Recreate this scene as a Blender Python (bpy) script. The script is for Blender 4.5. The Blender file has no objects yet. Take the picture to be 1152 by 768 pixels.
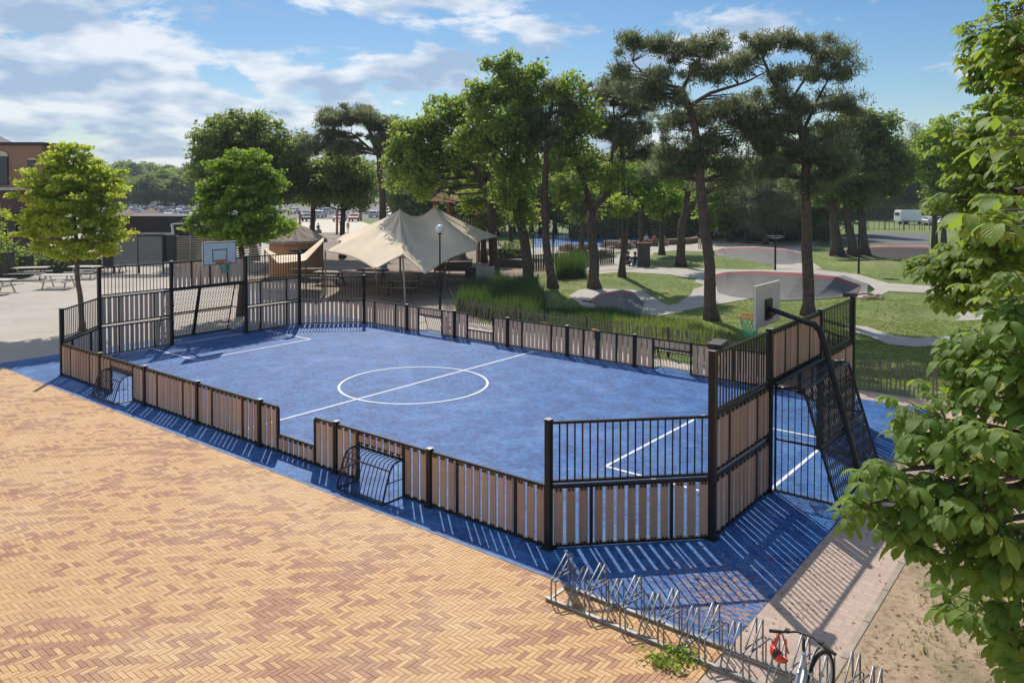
import bpy, math, random
import numpy as np
from mathutils import Vector, Matrix, noise, geometry
R = math.radians
PI = math.pi
random.seed(7)
rng = np.random.default_rng(7)
scene = bpy.context.scene
COL = scene.collection

# ------------------------------------------------------------------ camera
CAM = Vector((16.037, -15.577, 5.582)); YAW = .6732; PITCH = .0248; F = 869.73; CY = 235.98
cam_d = bpy.data.cameras.new('camera'); cam = bpy.data.objects.new('camera', cam_d); COL.objects.link(cam)
cam.location = CAM; cam.rotation_euler = (PI/2-PITCH, 0, YAW)
cam_d.sensor_width = 36; cam_d.lens = F/1152*36; cam_d.shift_y = -(384-CY)/1152
cam_d.clip_end = 6000; cam_d.clip_start = .05
scene.camera = cam

# ------------------------------------------------------------------ sky and sun
SUN_EL = R(46.1); SUN_D = Vector((-.755, .655, 0))
w = bpy.data.worlds.new('World'); scene.world = w; w.use_nodes = True
nt = w.node_tree; nt.nodes.clear(); N = nt.nodes; Lk = nt.links
def nd(t, **k):
    n = N.new(t)
    for a, b in k.items(): setattr(n, a, b)
    return n
def mth(op, a, b=None, c=None, clamp=False):
    n = N.new('ShaderNodeMath'); n.operation = op; n.use_clamp = clamp
    for i, x in enumerate((a, b, c)):
        if x is None: continue
        if isinstance(x, (int, float)): n.inputs[i].default_value = x
        else: Lk.new(x, n.inputs[i])
    return n.outputs[0]
sky = nd('ShaderNodeTexSky', sky_type='NISHITA', sun_disc=False)
sky.sun_elevation = SUN_EL; sky.sun_rotation = math.atan2(SUN_D.x, SUN_D.y)
sky.air_density = 1.0; sky.dust_density = .3; sky.ozone_density = 2.0; sky.altitude = 0
tc = nd('ShaderNodeTexCoord'); sep = nd('ShaderNodeSeparateXYZ'); Lk.new(tc.outputs['Generated'], sep.inputs[0])
zc = mth('ADD', mth('MAXIMUM', sep.outputs[2], 0.0), .22)
cx = mth('DIVIDE', sep.outputs[0], zc); cyy = mth('DIVIDE', sep.outputs[1], zc)
cmb = nd('ShaderNodeCombineXYZ'); Lk.new(cx, cmb.inputs[0]); Lk.new(cyy, cmb.inputs[1]); cmb.inputs[2].default_value = 3.3
n1 = nd('ShaderNodeTexNoise'); n1.inputs['Scale'].default_value = 1.9; n1.inputs['Detail'].default_value = 9; n1.inputs['Roughness'].default_value = .58
n1.inputs['Distortion'].default_value = .25
Lk.new(cmb.outputs[0], n1.inputs['Vector'])
# more cloud towards the left (sun side), clear towards the right
side = mth('ADD', mth('MULTIPLY', sep.outputs[0], -.15), mth('MULTIPLY', sep.outputs[1], -.12))
dens = mth('ADD', n1.outputs[0], side)
rmp = nd('ShaderNodeMapRange'); Lk.new(dens, rmp.inputs[0]); rmp.inputs[1].default_value = .46; rmp.inputs[2].default_value = .545
rmp.interpolation_type = 'SMOOTHSTEP'
# shading inside the clouds
n2 = nd('ShaderNodeTexNoise'); n2.inputs['Scale'].default_value = 3.5; n2.inputs['Detail'].default_value = 6
Lk.new(cmb.outputs[0], n2.inputs['Vector'])
r2 = nd('ShaderNodeMapRange'); Lk.new(n2.outputs[0], r2.inputs[0]); r2.inputs[1].default_value = .42; r2.inputs[2].default_value = .60
ccol = nd('ShaderNodeMix', data_type='RGBA'); Lk.new(r2.outputs[0], ccol.inputs[0])
ccol.inputs[6].default_value = (4.0, 5.3, 7.3, 1); ccol.inputs[7].default_value = (9.4, 9.8, 10.3, 1)
mxc = nd('ShaderNodeMix', data_type='RGBA'); Lk.new(mth('MULTIPLY', rmp.outputs[0], .86), mxc.inputs[0])
hsv = nd('ShaderNodeHueSaturation'); hsv.inputs['Saturation'].default_value = 1.34; hsv.inputs['Value'].default_value = .95; Lk.new(sky.outputs[0], hsv.inputs['Color']); Lk.new(hsv.outputs[0], mxc.inputs[6]); Lk.new(ccol.outputs[2], mxc.inputs[7])
bg = nd('ShaderNodeBackground'); bg.inputs[1].default_value = .1; Lk.new(mxc.outputs[2], bg.inputs[0])
out = nd('ShaderNodeOutputWorld'); Lk.new(bg.outputs[0], out.inputs[0])
sun_l = bpy.data.lights.new('sun', 'SUN'); sun_l.energy = 4.6; sun_l.angle = R(.5); sun_l.color = (1, .93, .82)
sun = bpy.data.objects.new('sun', sun_l); COL.objects.link(sun)
sd = Vector((SUN_D.x*math.cos(SUN_EL), SUN_D.y*math.cos(SUN_EL), math.sin(SUN_EL))).normalized()
sun.rotation_euler = sd.to_track_quat('Z', 'Y').to_euler(); sun.location = (0, 0, 40)
scene.view_settings.view_transform = 'Standard'; scene.view_settings.look = 'None'
scene.view_settings.exposure = 0.0; scene.view_settings.gamma = 1
scene.render.engine = 'CYCLES'

# ------------------------------------------------------------------ helpers
FW = Vector((-math.sin(YAW)*math.cos(PITCH), math.cos(YAW)*math.cos(PITCH), -math.sin(PITCH)))
RT = Vector((math.cos(YAW), math.sin(YAW), 0)); UP = RT.cross(FW)
def ray(u, v): return FW + RT*((u-576)/F) - UP*((v-CY)/F)
def at(u, v, depth): return CAM + ray(u, v)*depth          # picture point -> place at that distance
def gz(u, v, z=0.0):                                        # picture point -> place at that height
    d = ray(u, v); return CAM + d*((z-CAM.z)/d.z)
def colm(u, depth, z=0.0):                                  # point at height z, on the vertical under u
    p = CAM + ray(u, CY)*depth; return Vector((p.x, p.y, z))

class MB:
    def __init__(s): s.v = []; s.f = []; s.m = []; s.a = []; s.mi = 0; s.va = .5
    def poly(s, pts):
        i = len(s.v); s.v += [tuple(p) for p in pts]; s.f.append(tuple(range(i, i+len(pts)))); s.m.append(s.mi); s.a.append(s.va)
    def raw(s, V, Fs):
        i = len(s.v); s.v += [tuple(p) for p in V]
        for f in Fs: s.f.append(tuple(i+k for k in f)); s.m.append(s.mi); s.a.append(s.va)
    def obox(s, c, X, Y, Z):                                # half-axis vectors
        c = Vector(c); V = [c+X*a+Y*b+Z*d for d in (-1, 1) for b in (-1, 1) for a in (-1, 1)]
        s.raw(V, [(0,2,3,1),(4,5,7,6),(0,1,5,4),(2,6,7,3),(0,4,6,2),(1,3,7,5)])
    def box(s, c, size, rz=0):
        x, y, z = size; s.obox(c, Vector((math.cos(rz)*x/2, math.sin(rz)*x/2, 0)), Vector((-math.sin(rz)*y/2, math.cos(rz)*y/2, 0)), Vector((0, 0, z/2)))
    def beam(s, p, q, w, h, up=(0, 0, 1)):
        p = Vector(p); q = Vector(q); d = q-p; L = d.length; d.normalize(); u = Vector(up)
        if abs(d.dot(u)) > .98: u = Vector((1, 0, 0)) if abs(d.x) < .9 else Vector((0, 1, 0))
        x = d.cross(u).normalized(); y = x.cross(d)
        s.obox((p+q)/2, x*(w/2), y*(h/2), d*(L/2))
    def tube(s, pts, r, n=8, cap=True):
        pts = [Vector(p) for p in pts]; K = len(pts)
        rs = r if isinstance(r, (list, tuple)) else [r]*K
        V = []; prev = None
        for i, p in enumerate(pts):
            d = (pts[min(i+1, K-1)]-pts[max(i-1, 0)]).normalized()
            if prev is None:
                u = Vector((0, 0, 1)) if abs(d.z) < .9 else Vector((1, 0, 0)); x = d.cross(u).normalized()
            else:
                x = (prev-d*prev.dot(d)).normalized()
            prev = x; y = d.cross(x)
            V += [p+(x*math.cos(2*PI*k/n)+y*math.sin(2*PI*k/n))*rs[i] for k in range(n)]
        Fs = [(i*n+k, i*n+(k+1) % n, (i+1)*n+(k+1) % n, (i+1)*n+k) for i in range(K-1) for k in range(n)]
        if cap: Fs += [tuple(range(n-1, -1, -1)), tuple((K-1)*n+k for k in range(n))]
        s.raw(V, Fs)
    def lathe(s, c, prof, n=20):
        c = Vector(c); V = []
        for r, z in prof: V += [c+Vector((r*math.cos(2*PI*k/n), r*math.sin(2*PI*k/n), z)) for k in range(n)]
        K = len(prof); s.raw(V, [(i*n+k, i*n+(k+1) % n, (i+1)*n+(k+1) % n, (i+1)*n+k) for i in range(K-1) for k in range(n)])
    def build(s, name, mats, parent=None, label=None, smooth=False, bevel=0):
        me = bpy.data.meshes.new(name)
        off = parent_loc(parent)
        me.from_pydata([(x-off.x, y-off.y, z-off.z) for x, y, z in s.v], [], s.f)
        if not isinstance(mats, (list, tuple)): mats = [mats]
        for m in mats: me.materials.append(m)
        me.polygons.foreach_set('material_index', s.m)
        at_ = me.attributes.new('var', 'FLOAT', 'FACE'); at_.data.foreach_set('value', s.a)
        if smooth: me.polygons.foreach_set('use_smooth', [True]*len(s.f))
        o = bpy.data.objects.new(name, me); COL.objects.link(o)
        if parent: o.parent = parent
        if label: o['label'] = label
        if bevel:
            b = o.modifiers.new('bevel', 'BEVEL'); b.width = bevel; b.segments = 2; b.limit_method = 'ANGLE'
        return o
def parent_loc(p):
    v = Vector((0, 0, 0))
    while p: v = v+p.location; p = p.parent
    return v
def thing(name, loc, label, cat, group=None):
    o = bpy.data.objects.new(name, None); COL.objects.link(o); o.location = loc; o.empty_display_size = .2
    o['label'] = label; o['category'] = cat
    if group: o['group'] = group
    return o
def tag(o, label, cat, group=None, kind=None):
    o['label'] = label; o['category'] = cat
    if group: o['group'] = group
    if kind: o['kind'] = kind
    return o
def structure(o): o['kind'] = 'structure'; return o
def stuff(o, label, cat): return tag(o, label, cat, None, 'stuff')
def copy_tree(o, parent=None, loc=None, rz=None, sc=None, label=None, group=None):
    c = o.copy(); COL.objects.link(c); c.parent = parent
    if loc is not None: c.location = loc
    if rz is not None: c.rotation_euler = (0, 0, rz)
    if sc is not None: c.scale = (sc, sc, sc) if isinstance(sc, (int, float)) else sc
    if label: c['label'] = label
    if group: c['group'] = group
    for ch in KIDS(o): copy_tree(ch, c)
    return c
def KIDS(o): return [x for x in COL.objects if x.parent == o]
def np_mesh(name, V, Q, mat, parent=None, var=None, uv=None, smooth=False):
    """V (n,3), Q (m,k)"""
    me = bpy.data.meshes.new(name); off = parent_loc(parent)
    V = np.asarray(V, float)-np.array([off.x, off.y, off.z]); k = Q.shape[1]
    me.vertices.add(len(V)); me.vertices.foreach_set('co', V.ravel())
    me.loops.add(Q.size); me.loops.foreach_set('vertex_index', Q.ravel().astype(np.int32))
    me.polygons.add(len(Q)); me.polygons.foreach_set('loop_start', np.arange(0, Q.size, k, dtype=np.int32))
    me.materials.append(mat)
    if var is not None:
        a = me.attributes.new('var', 'FLOAT', 'FACE'); a.data.foreach_set('value', np.asarray(var, np.float32))
    if uv is not None:
        l = me.uv_layers.new(name='UVMap'); l.data.foreach_set('uv', np.asarray(uv, np.float32).ravel())
    me.update(calc_edges=True)
    me.polygons.foreach_set('use_smooth', np.full(len(Q), bool(smooth)))
    o = bpy.data.objects.new(name, me); COL.objects.link(o)
    if parent: o.parent = parent
    return o

# ------------------------------------------------------------------ materials
class NB:
    def __init__(s, name):
        s.m = bpy.data.materials.new(name); s.m.use_nodes = True; s.t = s.m.node_tree; s.t.nodes.clear()
        s.out = s.t.nodes.new('ShaderNodeOutputMaterial'); s.p = s.t.nodes.new('ShaderNodeBsdfPrincipled')
        s.t.links.new(s.p.outputs[0], s.out.inputs[0]); s.co = s.t.nodes.new('ShaderNodeTexCoord').outputs['Object']
        s.geo = None
    def pos(s):
        if not s.geo: s.geo = s.t.nodes.new('ShaderNodeNewGeometry').outputs['Position']
        return s.geo
    def n(s, t): return s.t.nodes.new(t)
    def l(s, a, b): s.t.links.new(a, b)
    def noise(s, scale, detail=4, rough=.55, vec=None, sc=None):
        v = vec or s.pos()
        if sc:
            mp = s.n('ShaderNodeMapping'); mp.inputs['Scale'].default_value = sc; s.l(v, mp.inputs[0]); v = mp.outputs[0]
        n = s.n('ShaderNodeTexNoise'); n.inputs['Scale'].default_value = scale; n.inputs['Detail'].default_value = detail; n.inputs['Roughness'].default_value = rough
        s.l(v, n.inputs['Vector']); return n.outputs[0]
    def rng(s, x, a, b, c=0, d=1):
        r = s.n('ShaderNodeMapRange'); s.l(x, r.inputs[0])
        for i, k in enumerate((a, b, c, d)): r.inputs[i+1].default_value = k
        return r.outputs[0]
    def mix(s, f, a, b, mode='MIX'):
        m = s.n('ShaderNodeMix'); m.data_type = 'RGBA'; m.blend_type = mode
        for i, x in ((0, f), (6, a), (7, b)):
            if isinstance(x, (int, float)): m.inputs[i].default_value = x
            elif isinstance(x, tuple): m.inputs[i].default_value = (*x, 1)[:4]
            else: s.l(x, m.inputs[i])
        return m.outputs[2]
    def attr(s, name='var'):
        a = s.n('ShaderNodeAttribute'); a.attribute_name = name; return a.outputs['Fac']
    def math(s, op, a, b=0.0):
        m = s.n('ShaderNodeMath'); m.operation = op
        for i, x in enumerate((a, b)):
            if isinstance(x, (int, float)): m.inputs[i].default_value = x
            else: s.l(x, m.inputs[i])
        return m.outputs[0]
    def bump(s, h, strength=.3, dist=.02):
        b = s.n('ShaderNodeBump'); b.inputs['Strength'].default_value = strength; b.inputs['Distance'].default_value = dist
        s.l(h, b.inputs['Height']); s.l(b.outputs[0], s.p.inputs['Normal'])
    def col(s, c):
        if isinstance(c, tuple): s.p.inputs['Base Color'].default_value = (*c, 1)
        else: s.l(c, s.p.inputs['Base Color'])
    def set(s, **k):
        for a, b in k.items():
            i = s.p.inputs[a.replace('_', ' ')]
            if isinstance(b, (int, float)): i.default_value = b
            else: s.l(b, i)
def simple(name, c, rough=.6, metal=0, dirt=.15, scale=3.0, spec=.5, bump=0, bscale=40):
    b = NB(name); n = b.noise(scale, 5)
    d = tuple(x*(1-dirt) for x in c); e = tuple(min(1, x*(1+dirt)) for x in c)
    b.col(b.mix(b.rng(n, .3, .7), d, e)); b.set(Roughness=rough, Metallic=metal)
    b.p.inputs['Specular IOR Level'].default_value = spec
    if bump: b.bump(b.noise(bscale, 3), bump, .01)
    return b.m
def leafmat(name, dark, light, trans, tip=None, tr=.35, rough=.55):
    b = NB(name); v = b.attr(); n = b.noise(.9, 3)
    f = b.math('ADD', b.math('MULTIPLY', v, .75), b.math('MULTIPLY', n, .3))
    c = b.mix(f, dark, light)
    if tip: c = b.mix(b.rng(v, .86, .93), c, tip)
    b.col(c); b.set(Roughness=rough); b.p.inputs['Specular IOR Level'].default_value = .35
    t = b.n('ShaderNodeBsdfTranslucent'); b.l(b.mix(.5, c, trans), t.inputs[0])
    mx = b.n('ShaderNodeMixShader'); mx.inputs[0].default_value = tr
    b.l(b.p.outputs[0], mx.inputs[1]); b.l(t.outputs[0], mx.inputs[2]); b.l(mx.outputs[0], b.out.inputs[0])
    return b
M = {}
M['black'] = simple('black_metal', (.010, .0085, .008), .38, 0, .3, 2, spec=.3)
M['blacktop'] = simple('dark_metal', (.02, .02, .022), .28, .3, .2, 2)
M['galv'] = simple('galvanised_steel', (.24, .24, .24), .5, .6, .35, 9)
M['white'] = simple('white_paint', (.82, .79, .72), .5, 0, .06, 4)
M['board_back'] = simple('grey_board', (.62, .58, .49), .6, 0, .08, 3, spec=.2)
M['orange'] = simple('orange_paint', (.75, .19, .05), .45)
M['net'] = simple('green_net', (.03, .33, .22), .7)
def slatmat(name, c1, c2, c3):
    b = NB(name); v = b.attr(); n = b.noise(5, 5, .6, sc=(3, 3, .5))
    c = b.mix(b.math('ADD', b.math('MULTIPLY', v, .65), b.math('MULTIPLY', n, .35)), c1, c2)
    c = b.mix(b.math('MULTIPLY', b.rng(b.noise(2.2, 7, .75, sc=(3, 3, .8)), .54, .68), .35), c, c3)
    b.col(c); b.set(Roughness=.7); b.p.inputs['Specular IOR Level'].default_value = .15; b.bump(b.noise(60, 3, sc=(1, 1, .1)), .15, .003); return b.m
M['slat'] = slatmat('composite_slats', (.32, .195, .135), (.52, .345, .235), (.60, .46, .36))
M['litslat'] = slatmat('bounce_lit_slats', (.56, .33, .22), (.80, .53, .38), (.84, .66, .54))  # lighter, warmer slat copy: bounced light on court-side faces put into the colour
# blue court surface
b = NB('blue_court_turf'); n = b.noise(1.6, 9, .78); n2 = b.noise(7, 6, .8, sc=(1, 1.6, 1)); n3 = b.noise(.16, 3)
c = b.mix(b.rng(n, .42, .60), (.003, .046, .20), (.018, .125, .37))
c = b.mix(b.math('MULTIPLY', b.rng(n2, .48, .60), .5), c, (.085, .25, .55))
c = b.mix(b.math('MULTIPLY', b.rng(b.noise(.5, 8, .75), .50, .66), .32), c, (.17, .32, .60))
st = b.noise(2.2, 7, .75, sc=(.35, 1.5, 1)); c = b.mix(b.math('MULTIPLY', b.rng(st, .52, .66), .35), c, (.003, .045, .19))
# litter and sand worn into the outer corner by the rack
g = b.n('ShaderNodeVectorMath'); g.operation = 'DISTANCE'; b.l(b.pos(), g.inputs[0]); g.inputs[1].default_value = (11.9, -5.6, 0)
near = b.rng(g.outputs['Value'], .4, 2.3, 1, 0)
sp = b.rng(b.math('ADD', b.noise(9, 5, .75, sc=(1, 2.2, 1)), b.math('MULTIPLY', near, .13)), .62, .68)
c = b.mix(b.math('MULTIPLY', sp, near), c, (.36, .22, .13))
b.col(c); b.set(Roughness=.6); b.p.inputs['Specular IOR Level'].default_value = .22
b.p.inputs['Sheen Weight'].default_value = .02; b.p.inputs['Sheen Roughness'].default_value = .5
b.bump(b.noise(160, 2), .5, .006); M['court'] = b.m
b = NB('white_line'); n = b.noise(9, 7, .8); b.col(b.mix(b.rng(n, .56, .70, 0, .75), (.72, .74, .78), (.10, .22, .45))); b.set(Roughness=.7); M['line'] = b.m
# bricks
b = NB('yellow_paving_bricks'); v = b.attr()
rp = b.n('ShaderNodeValToRGB'); rp.color_ramp.interpolation = 'LINEAR'
els = [(0, (.24, .115, .07)), (.16, (.36, .165, .09)), (.30, (.45, .235, .125)), (.42, (.54, .305, .13)), (.7, (.60, .355, .155)), (1, (.65, .415, .205))]
rp.color_ramp.elements[0].position = 0; rp.color_ramp.elements[0].color = (*els[0][1], 1)
rp.color_ramp.elements[1].position = 1; rp.color_ramp.elements[1].color = (*els[-1][1], 1)
for p_, c_ in els[1:-1]: e = rp.color_ramp.elements.new(p_); e.color = (*c_, 1)
b.l(v, rp.inputs[0]); n = b.noise(30, 4); big = b.noise(.35, 4)
c = b.mix(b.math('MULTIPLY', b.rng(n, .4, .75), .25), rp.outputs[0], (.34, .21, .12))
c = b.mix(b.math('MULTIPLY', b.rng(b.noise(.9, 8, .75), .56, .70), .30), c, (.30, .20, .13))
c = b.mix(b.math('MULTIPLY', b.rng(big, .48, .66), .22), c, (.70, .52, .33))
b.col(c); b.set(Roughness=.72); b.bump(n, .25, .004); M['brick'] = b.m
M['joint'] = simple('sandy_joint', (.37, .25, .145), .9, 0, .2, 5)
# flat far brick sheet
def bricktex(name, c1, c2, mortar, sc, bw=.21, rh=.105, rot=0, wall=False):
    b = NB(name); mp = b.n('ShaderNodeMapping'); mp.inputs['Rotation'].default_value = (0, 0, rot)
    if wall:
        dt = b.n('ShaderNodeVectorMath'); dt.operation = 'DOT_PRODUCT'; b.l(b.pos(), dt.inputs[0]); dt.inputs[1].default_value = tuple(RT)
        sz = b.n('ShaderNodeSeparateXYZ'); b.l(b.pos(), sz.inputs[0]); cb = b.n('ShaderNodeCombineXYZ'); b.l(dt.outputs['Value'], cb.inputs[0]); b.l(sz.outputs[2], cb.inputs[1]); b.l(cb.outputs[0], mp.inputs[0])
    else: b.l(b.pos(), mp.inputs[0])
    t = b.n('ShaderNodeTexBrick'); b.l(mp.outputs[0], t.inputs[0]); t.inputs['Scale'].default_value = sc
    t.inputs['Color1'].default_value = (*c1, 1); t.inputs['Color2'].default_value = (*c2, 1); t.inputs['Mortar'].default_value = (*mortar, 1)
    t.inputs['Brick Width'].default_value = bw; t.inputs['Row Height'].default_value = rh; t.inputs['Mortar Size'].default_value = .006
    n = b.noise(.5, 5); c = b.mix(b.math('MULTIPLY', b.rng(n, .35, .7), .3), t.outputs[0], tuple(x*1.25 for x in c1))
    n = b.noise(25, 3); c = b.mix(b.math('MULTIPLY', b.rng(n, .5, .8), .2), c, mortar)
    b.col(c); b.set(Roughness=.8); b.bump(t.outputs['Fac'], -.3, .004); return b.m
M['pinkpave'] = bricktex('pinkish_paving', (.50, .375, .30), (.42, .30, .24), (.33, .25, .19), 1)
M['farbrick'] = bricktex('yellow_paving_far', (.62, .42, .22), (.40, .25, .16), (.35, .24, .15), 1)
M['wallbrick'] = bricktex('tan_brick_wall', (.34, .20, .12), (.26, .15, .09), (.24, .17, .12), 1, rh=.07, wall=True)
b = NB('grey_plaza'); t = b.n('ShaderNodeTexBrick'); b.l(b.pos(), t.inputs[0]); t.inputs['Scale'].default_value = 1
t.inputs['Color1'].default_value = (.42, .37, .32, 1); t.inputs['Color2'].default_value = (.36, .32, .28, 1); t.inputs['Mortar'].default_value = (.3, .27, .23, 1)
t.inputs['Brick Width'].default_value = .6; t.inputs['Row Height'].default_value = .3; t.inputs['Mortar Size'].default_value = .012
n = b.noise(.3, 6, .6); c = b.mix(b.rng(n, .35, .65, 0, .6), t.outputs[0], (.50, .44, .385))
b.col(c); b.set(Roughness=.85); M['plaza'] = b.m
b = NB('sandy_ground'); n = b.noise(.5, 7, .65); c = b.mix(b.rng(n, .35, .65), (.19, .15, .12), (.34, .27, .21))
b.col(c); b.set(Roughness=.95); b.bump(b.noise(6, 5), .3, .05); M['sand'] = b.m
b = NB('dry_soil'); n = b.noise(1.2, 8, .7); n2 = b.noise(9, 6, .75); n3 = b.noise(.8, 5, .6)
c = b.mix(b.rng(n, .35, .65), (.50, .37, .235), (.36, .25, .16))
c = b.mix(b.rng(n2, .50, .62, 0, .75), c, (.20, .125, .075))
c = b.mix(b.math('MULTIPLY', b.rng(n3, .55, .68), .5), c, (.13, .15, .05))
b.col(c); b.set(Roughness=.95); b.bump(n2, .6, .06); M['soil'] = b.m
b = NB('lawn'); n = b.noise(.35, 7, .65); n2 = b.noise(3.5, 5, .7); n3 = b.noise(.17, 4)
c = b.mix(b.rng(n, .35, .65), (.095, .145, .03), (.19, .245, .06))
c = b.mix(b.rng(n2, .45, .75, 0, .5), c, (.20, .21, .08))
c = b.mix(b.rng(n3, .54, .66, 0, .5), c, (.28, .23, .12))
b.col(c); b.set(Roughness=.95); b.bump(n2, .5, .08); M['lawn'] = b.m
b = NB('pale_concrete_path'); n = b.noise(.6, 6, .6); c = b.mix(b.rng(n, .3, .7), (.34, .31, .265), (.46, .42, .365))
b.col(c); b.set(Roughness=.85); M['path'] = b.m
M['asphalt'] = simple('grey_asphalt', (.125, .122, .12), .8, 0, .18, 1.2, bump=.2)
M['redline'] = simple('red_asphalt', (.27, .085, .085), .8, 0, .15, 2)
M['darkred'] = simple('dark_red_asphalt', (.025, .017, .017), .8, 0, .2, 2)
M['bark'] = simple('brown_bark', (.085, .06, .042), .9, 0, .5, 6, bump=.8, bscale=14)
M['pinebark'] = simple('pine_bark', (.10, .065, .05), .9, 0, .45, 5, bump=.8, bscale=12)
M['youngbark'] = simple('grey_brown_bark', (.13, .10, .07), .9, 0, .35, 6, bump=.5, bscale=20)
M['canvas'] = simple('sand_canvas', (.70, .57, .42), .85, 0, .08, .8)
M['wood'] = simple('grey_wood', (.30, .255, .205), .8, 0, .25, 6)
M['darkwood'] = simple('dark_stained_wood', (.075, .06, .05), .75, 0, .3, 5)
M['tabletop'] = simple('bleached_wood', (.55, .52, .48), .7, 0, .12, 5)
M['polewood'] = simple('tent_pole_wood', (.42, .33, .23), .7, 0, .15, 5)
M['thatch'] = simple('grey_thatch', (.33, .26, .20), .95, 0, .35, 8, bump=.8, bscale=25)
M['terracotta'] = simple('orange_plaster', (.46, .22, .10), .85, 0, .12, 1.5)
M['darkfabric'] = simple('dark_brown_cladding', (.035, .026, .024), .7, 0, .2, 2)
M['blackpanel'] = simple('black_panel', (.012, .012, .013), .5)
M['creamslat'] = simple('cream_slats', (.40, .34, .24), .75, 0, .15, 4)
M['redwood'] = simple('red_stained_post', (.34, .10, .05), .7)
M['stone'] = simple('rock', (.24, .185, .13), .9, 0, .35, 2, bump=.6, bscale=5)
M['pool'] = simple('pool_blue', (.04, .16, .42), .35, 0, .15, 1)
M['fascia'] = simple('pale_fascia', (.55, .52, .46), .6)
M['purplebrick'] = bricktex('dark_red_brick_wall', (.13, .07, .06), (.09, .05, .045), (.08, .06, .055), 1, rh=.07, wall=True)
M['asphaltfar'] = simple('car_park_asphalt', (.13, .125, .12), .85)
M['rubber'] = simple('rubber', (.012, .012, .012), .7)
M['silver'] = simple('silver_frame', (.55, .56, .58), .3, .6, .1)
M['redhelmet'] = simple('red_plastic', (.62, .045, .02), .35)
b = NB('lamp_globe'); b.col((.78, .78, .76)); b.set(Roughness=.25); M['globe'] = b.m
b = NB('window_glass'); b.col((.03, .045, .06)); b.set(Roughness=.08); M['glass'] = b.m
b = NB('tinted_glass'); b.col((.22, .23, .23)); b.set(Roughness=.12, Alpha=.55); M['screen'] = b.m
b = NB('skin'); b.col((.45, .27, .19)); b.set(Roughness=.6); M['skin'] = b.m
M['hair'] = simple('hair', (.03, .02, .015), .7)
def plain(name, c, r=.8):
    k = 'c_'+name
    if k not in M: M[k] = simple(name, c, r, 0, .08, 4)
    return M[k]
L_maple = leafmat('maple_leaves', (.17, .25, .02), (.42, .50, .05), (.85, .95, .08), (.5, .36, .14), .55)
L_maple2 = leafmat('green_maple_leaves', (.08, .16, .02), (.20, .31, .04), (.52, .75, .06), None, .5)
L_oak = leafmat('oak_leaves', (.085, .14, .03), (.24, .32, .065), (.62, .8, .10), None, .55)
L_oak2 = leafmat('dark_broad_leaves', (.07, .115, .035), (.18, .235, .065), (.5, .64, .12), None, .52)
L_bright = leafmat('bright_leaves', (.10, .18, .022), (.25, .36, .05), (.6, .82, .08), None, .52)
L_pine = leafmat('pine_needles', (.075, .095, .05), (.20, .23, .12), (.48, .55, .26), (.24, .18, .11), .45)
L_far = leafmat('far_leaves', (.030, .055, .022), (.065, .10, .035), (.1, .18, .05), None, .2)
L_grass = leafmat('grass_blades', (.11, .165, .03), (.24, .30, .07), (.5, .58, .12), (.34, .30, .15), .45)
L_tall = leafmat('tall_grass_blades', (.03, .075, .018), (.085, .15, .035), (.2, .34, .05), None, .35)
L_dry = leafmat('dry_grass_blades', (.16, .12, .06), (.38, .28, .15), (.4, .3, .15), None, .3)
b = leafmat('chestnut_leaves', (.060, .13, .02), (.20, .31, .05), (.58, .78, .06), (.34, .34, .06), .44, .55)
uvn = b.n('ShaderNodeUVMap'); sx = b.n('ShaderNodeSeparateXYZ'); b.l(uvn.outputs[0], sx.inputs[0])
ax = b.math('ABSOLUTE', b.math('SUBTRACT', sx.outputs[0], .5))
ph = b.math('SUBTRACT', b.math('MULTIPLY', sx.outputs[1], 58), b.math('MULTIPLY', ax, 40))
b.bump(b.math('SINE', ph), .3, .004)
M['chestnut'] = b.m

# ------------------------------------------------------------------ ground
BUMPS = []          # (x, y, amplitude, rx, ry)
def bump_at(u, v, amp, r, r2=None):
    p = gz(u, v); BUMPS.append((p.x, p.y, amp, r, r2 or r))
bump_at(985, 350, .25, 2.2, 1.8); bump_at(1000, 352, .3, 1.8, 1.6)
bump_at(700, 317, .35, 3.5, 2.5); bump_at(790, 292, .3, 4, 2.5)
bump_at(1000, 300, .45, 3.5, 2.0)
def h(x, y):
    z = 0.0
    for bx, by, a, r, r2 in BUMPS:
        d = ((x-bx)/r)**2+((y-by)/r2)**2
        if d < 6: z += a*math.exp(-d)*(1-d/6)
    return z
def axis(lo, hi, fine, step, far):
    a = list(np.arange(lo, hi, step)); b_ = [lo-8, lo-30, lo-100, -500, -far]; c_ = [hi+8, hi+30, hi+100, 600, far]
    return sorted(b_)+a+c_
xs = axis(-40, 40, 0, .8, 3000); ys = axis(8, 70, 0, .8, 3000)
ys = [-3000, -500, -60, -20, 0]+[y for y in ys if y >= 8]
V = [(x, y, h(x, y) if -45 < x < 45 and 6 < y < 72 else 0) for y in ys for x in xs]
nx = len(xs); Fs = [(j*nx+i, j*nx+i+1, (j+1)*nx+i+1, (j+1)*nx+i) for j in range(len(ys)-1) for i in range(nx-1)]
g = MB(); g.raw(V, Fs); structure(g.build('ground', M['lawn'], smooth=True))
def sheet(name, pts, z, mat):
    pts = [Vector((p[0], p[1], z)) for p in pts]
    tri = geometry.tessellate_polygon([pts]); g = MB(); g.raw(pts, [])
    Fs = []
    for t in tri:
        a, b_, c_ = [pts[i] for i in t]
        if (b_-a).cross(c_-a).z < 0: t = (t[0], t[2], t[1])
        Fs.append(tuple(t))
    g.f = Fs; g.m = [0]*len(Fs); g.a = [.5]*len(Fs)
    return structure(g.build(name, mat))
def rect(x0, y0, x1, y1): return [(x0, y0), (x1, y0), (x1, y1), (x0, y1)]
PX0, PX1, PY0, PY1 = -12.4, 12.3, -6.66, 6.35
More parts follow.
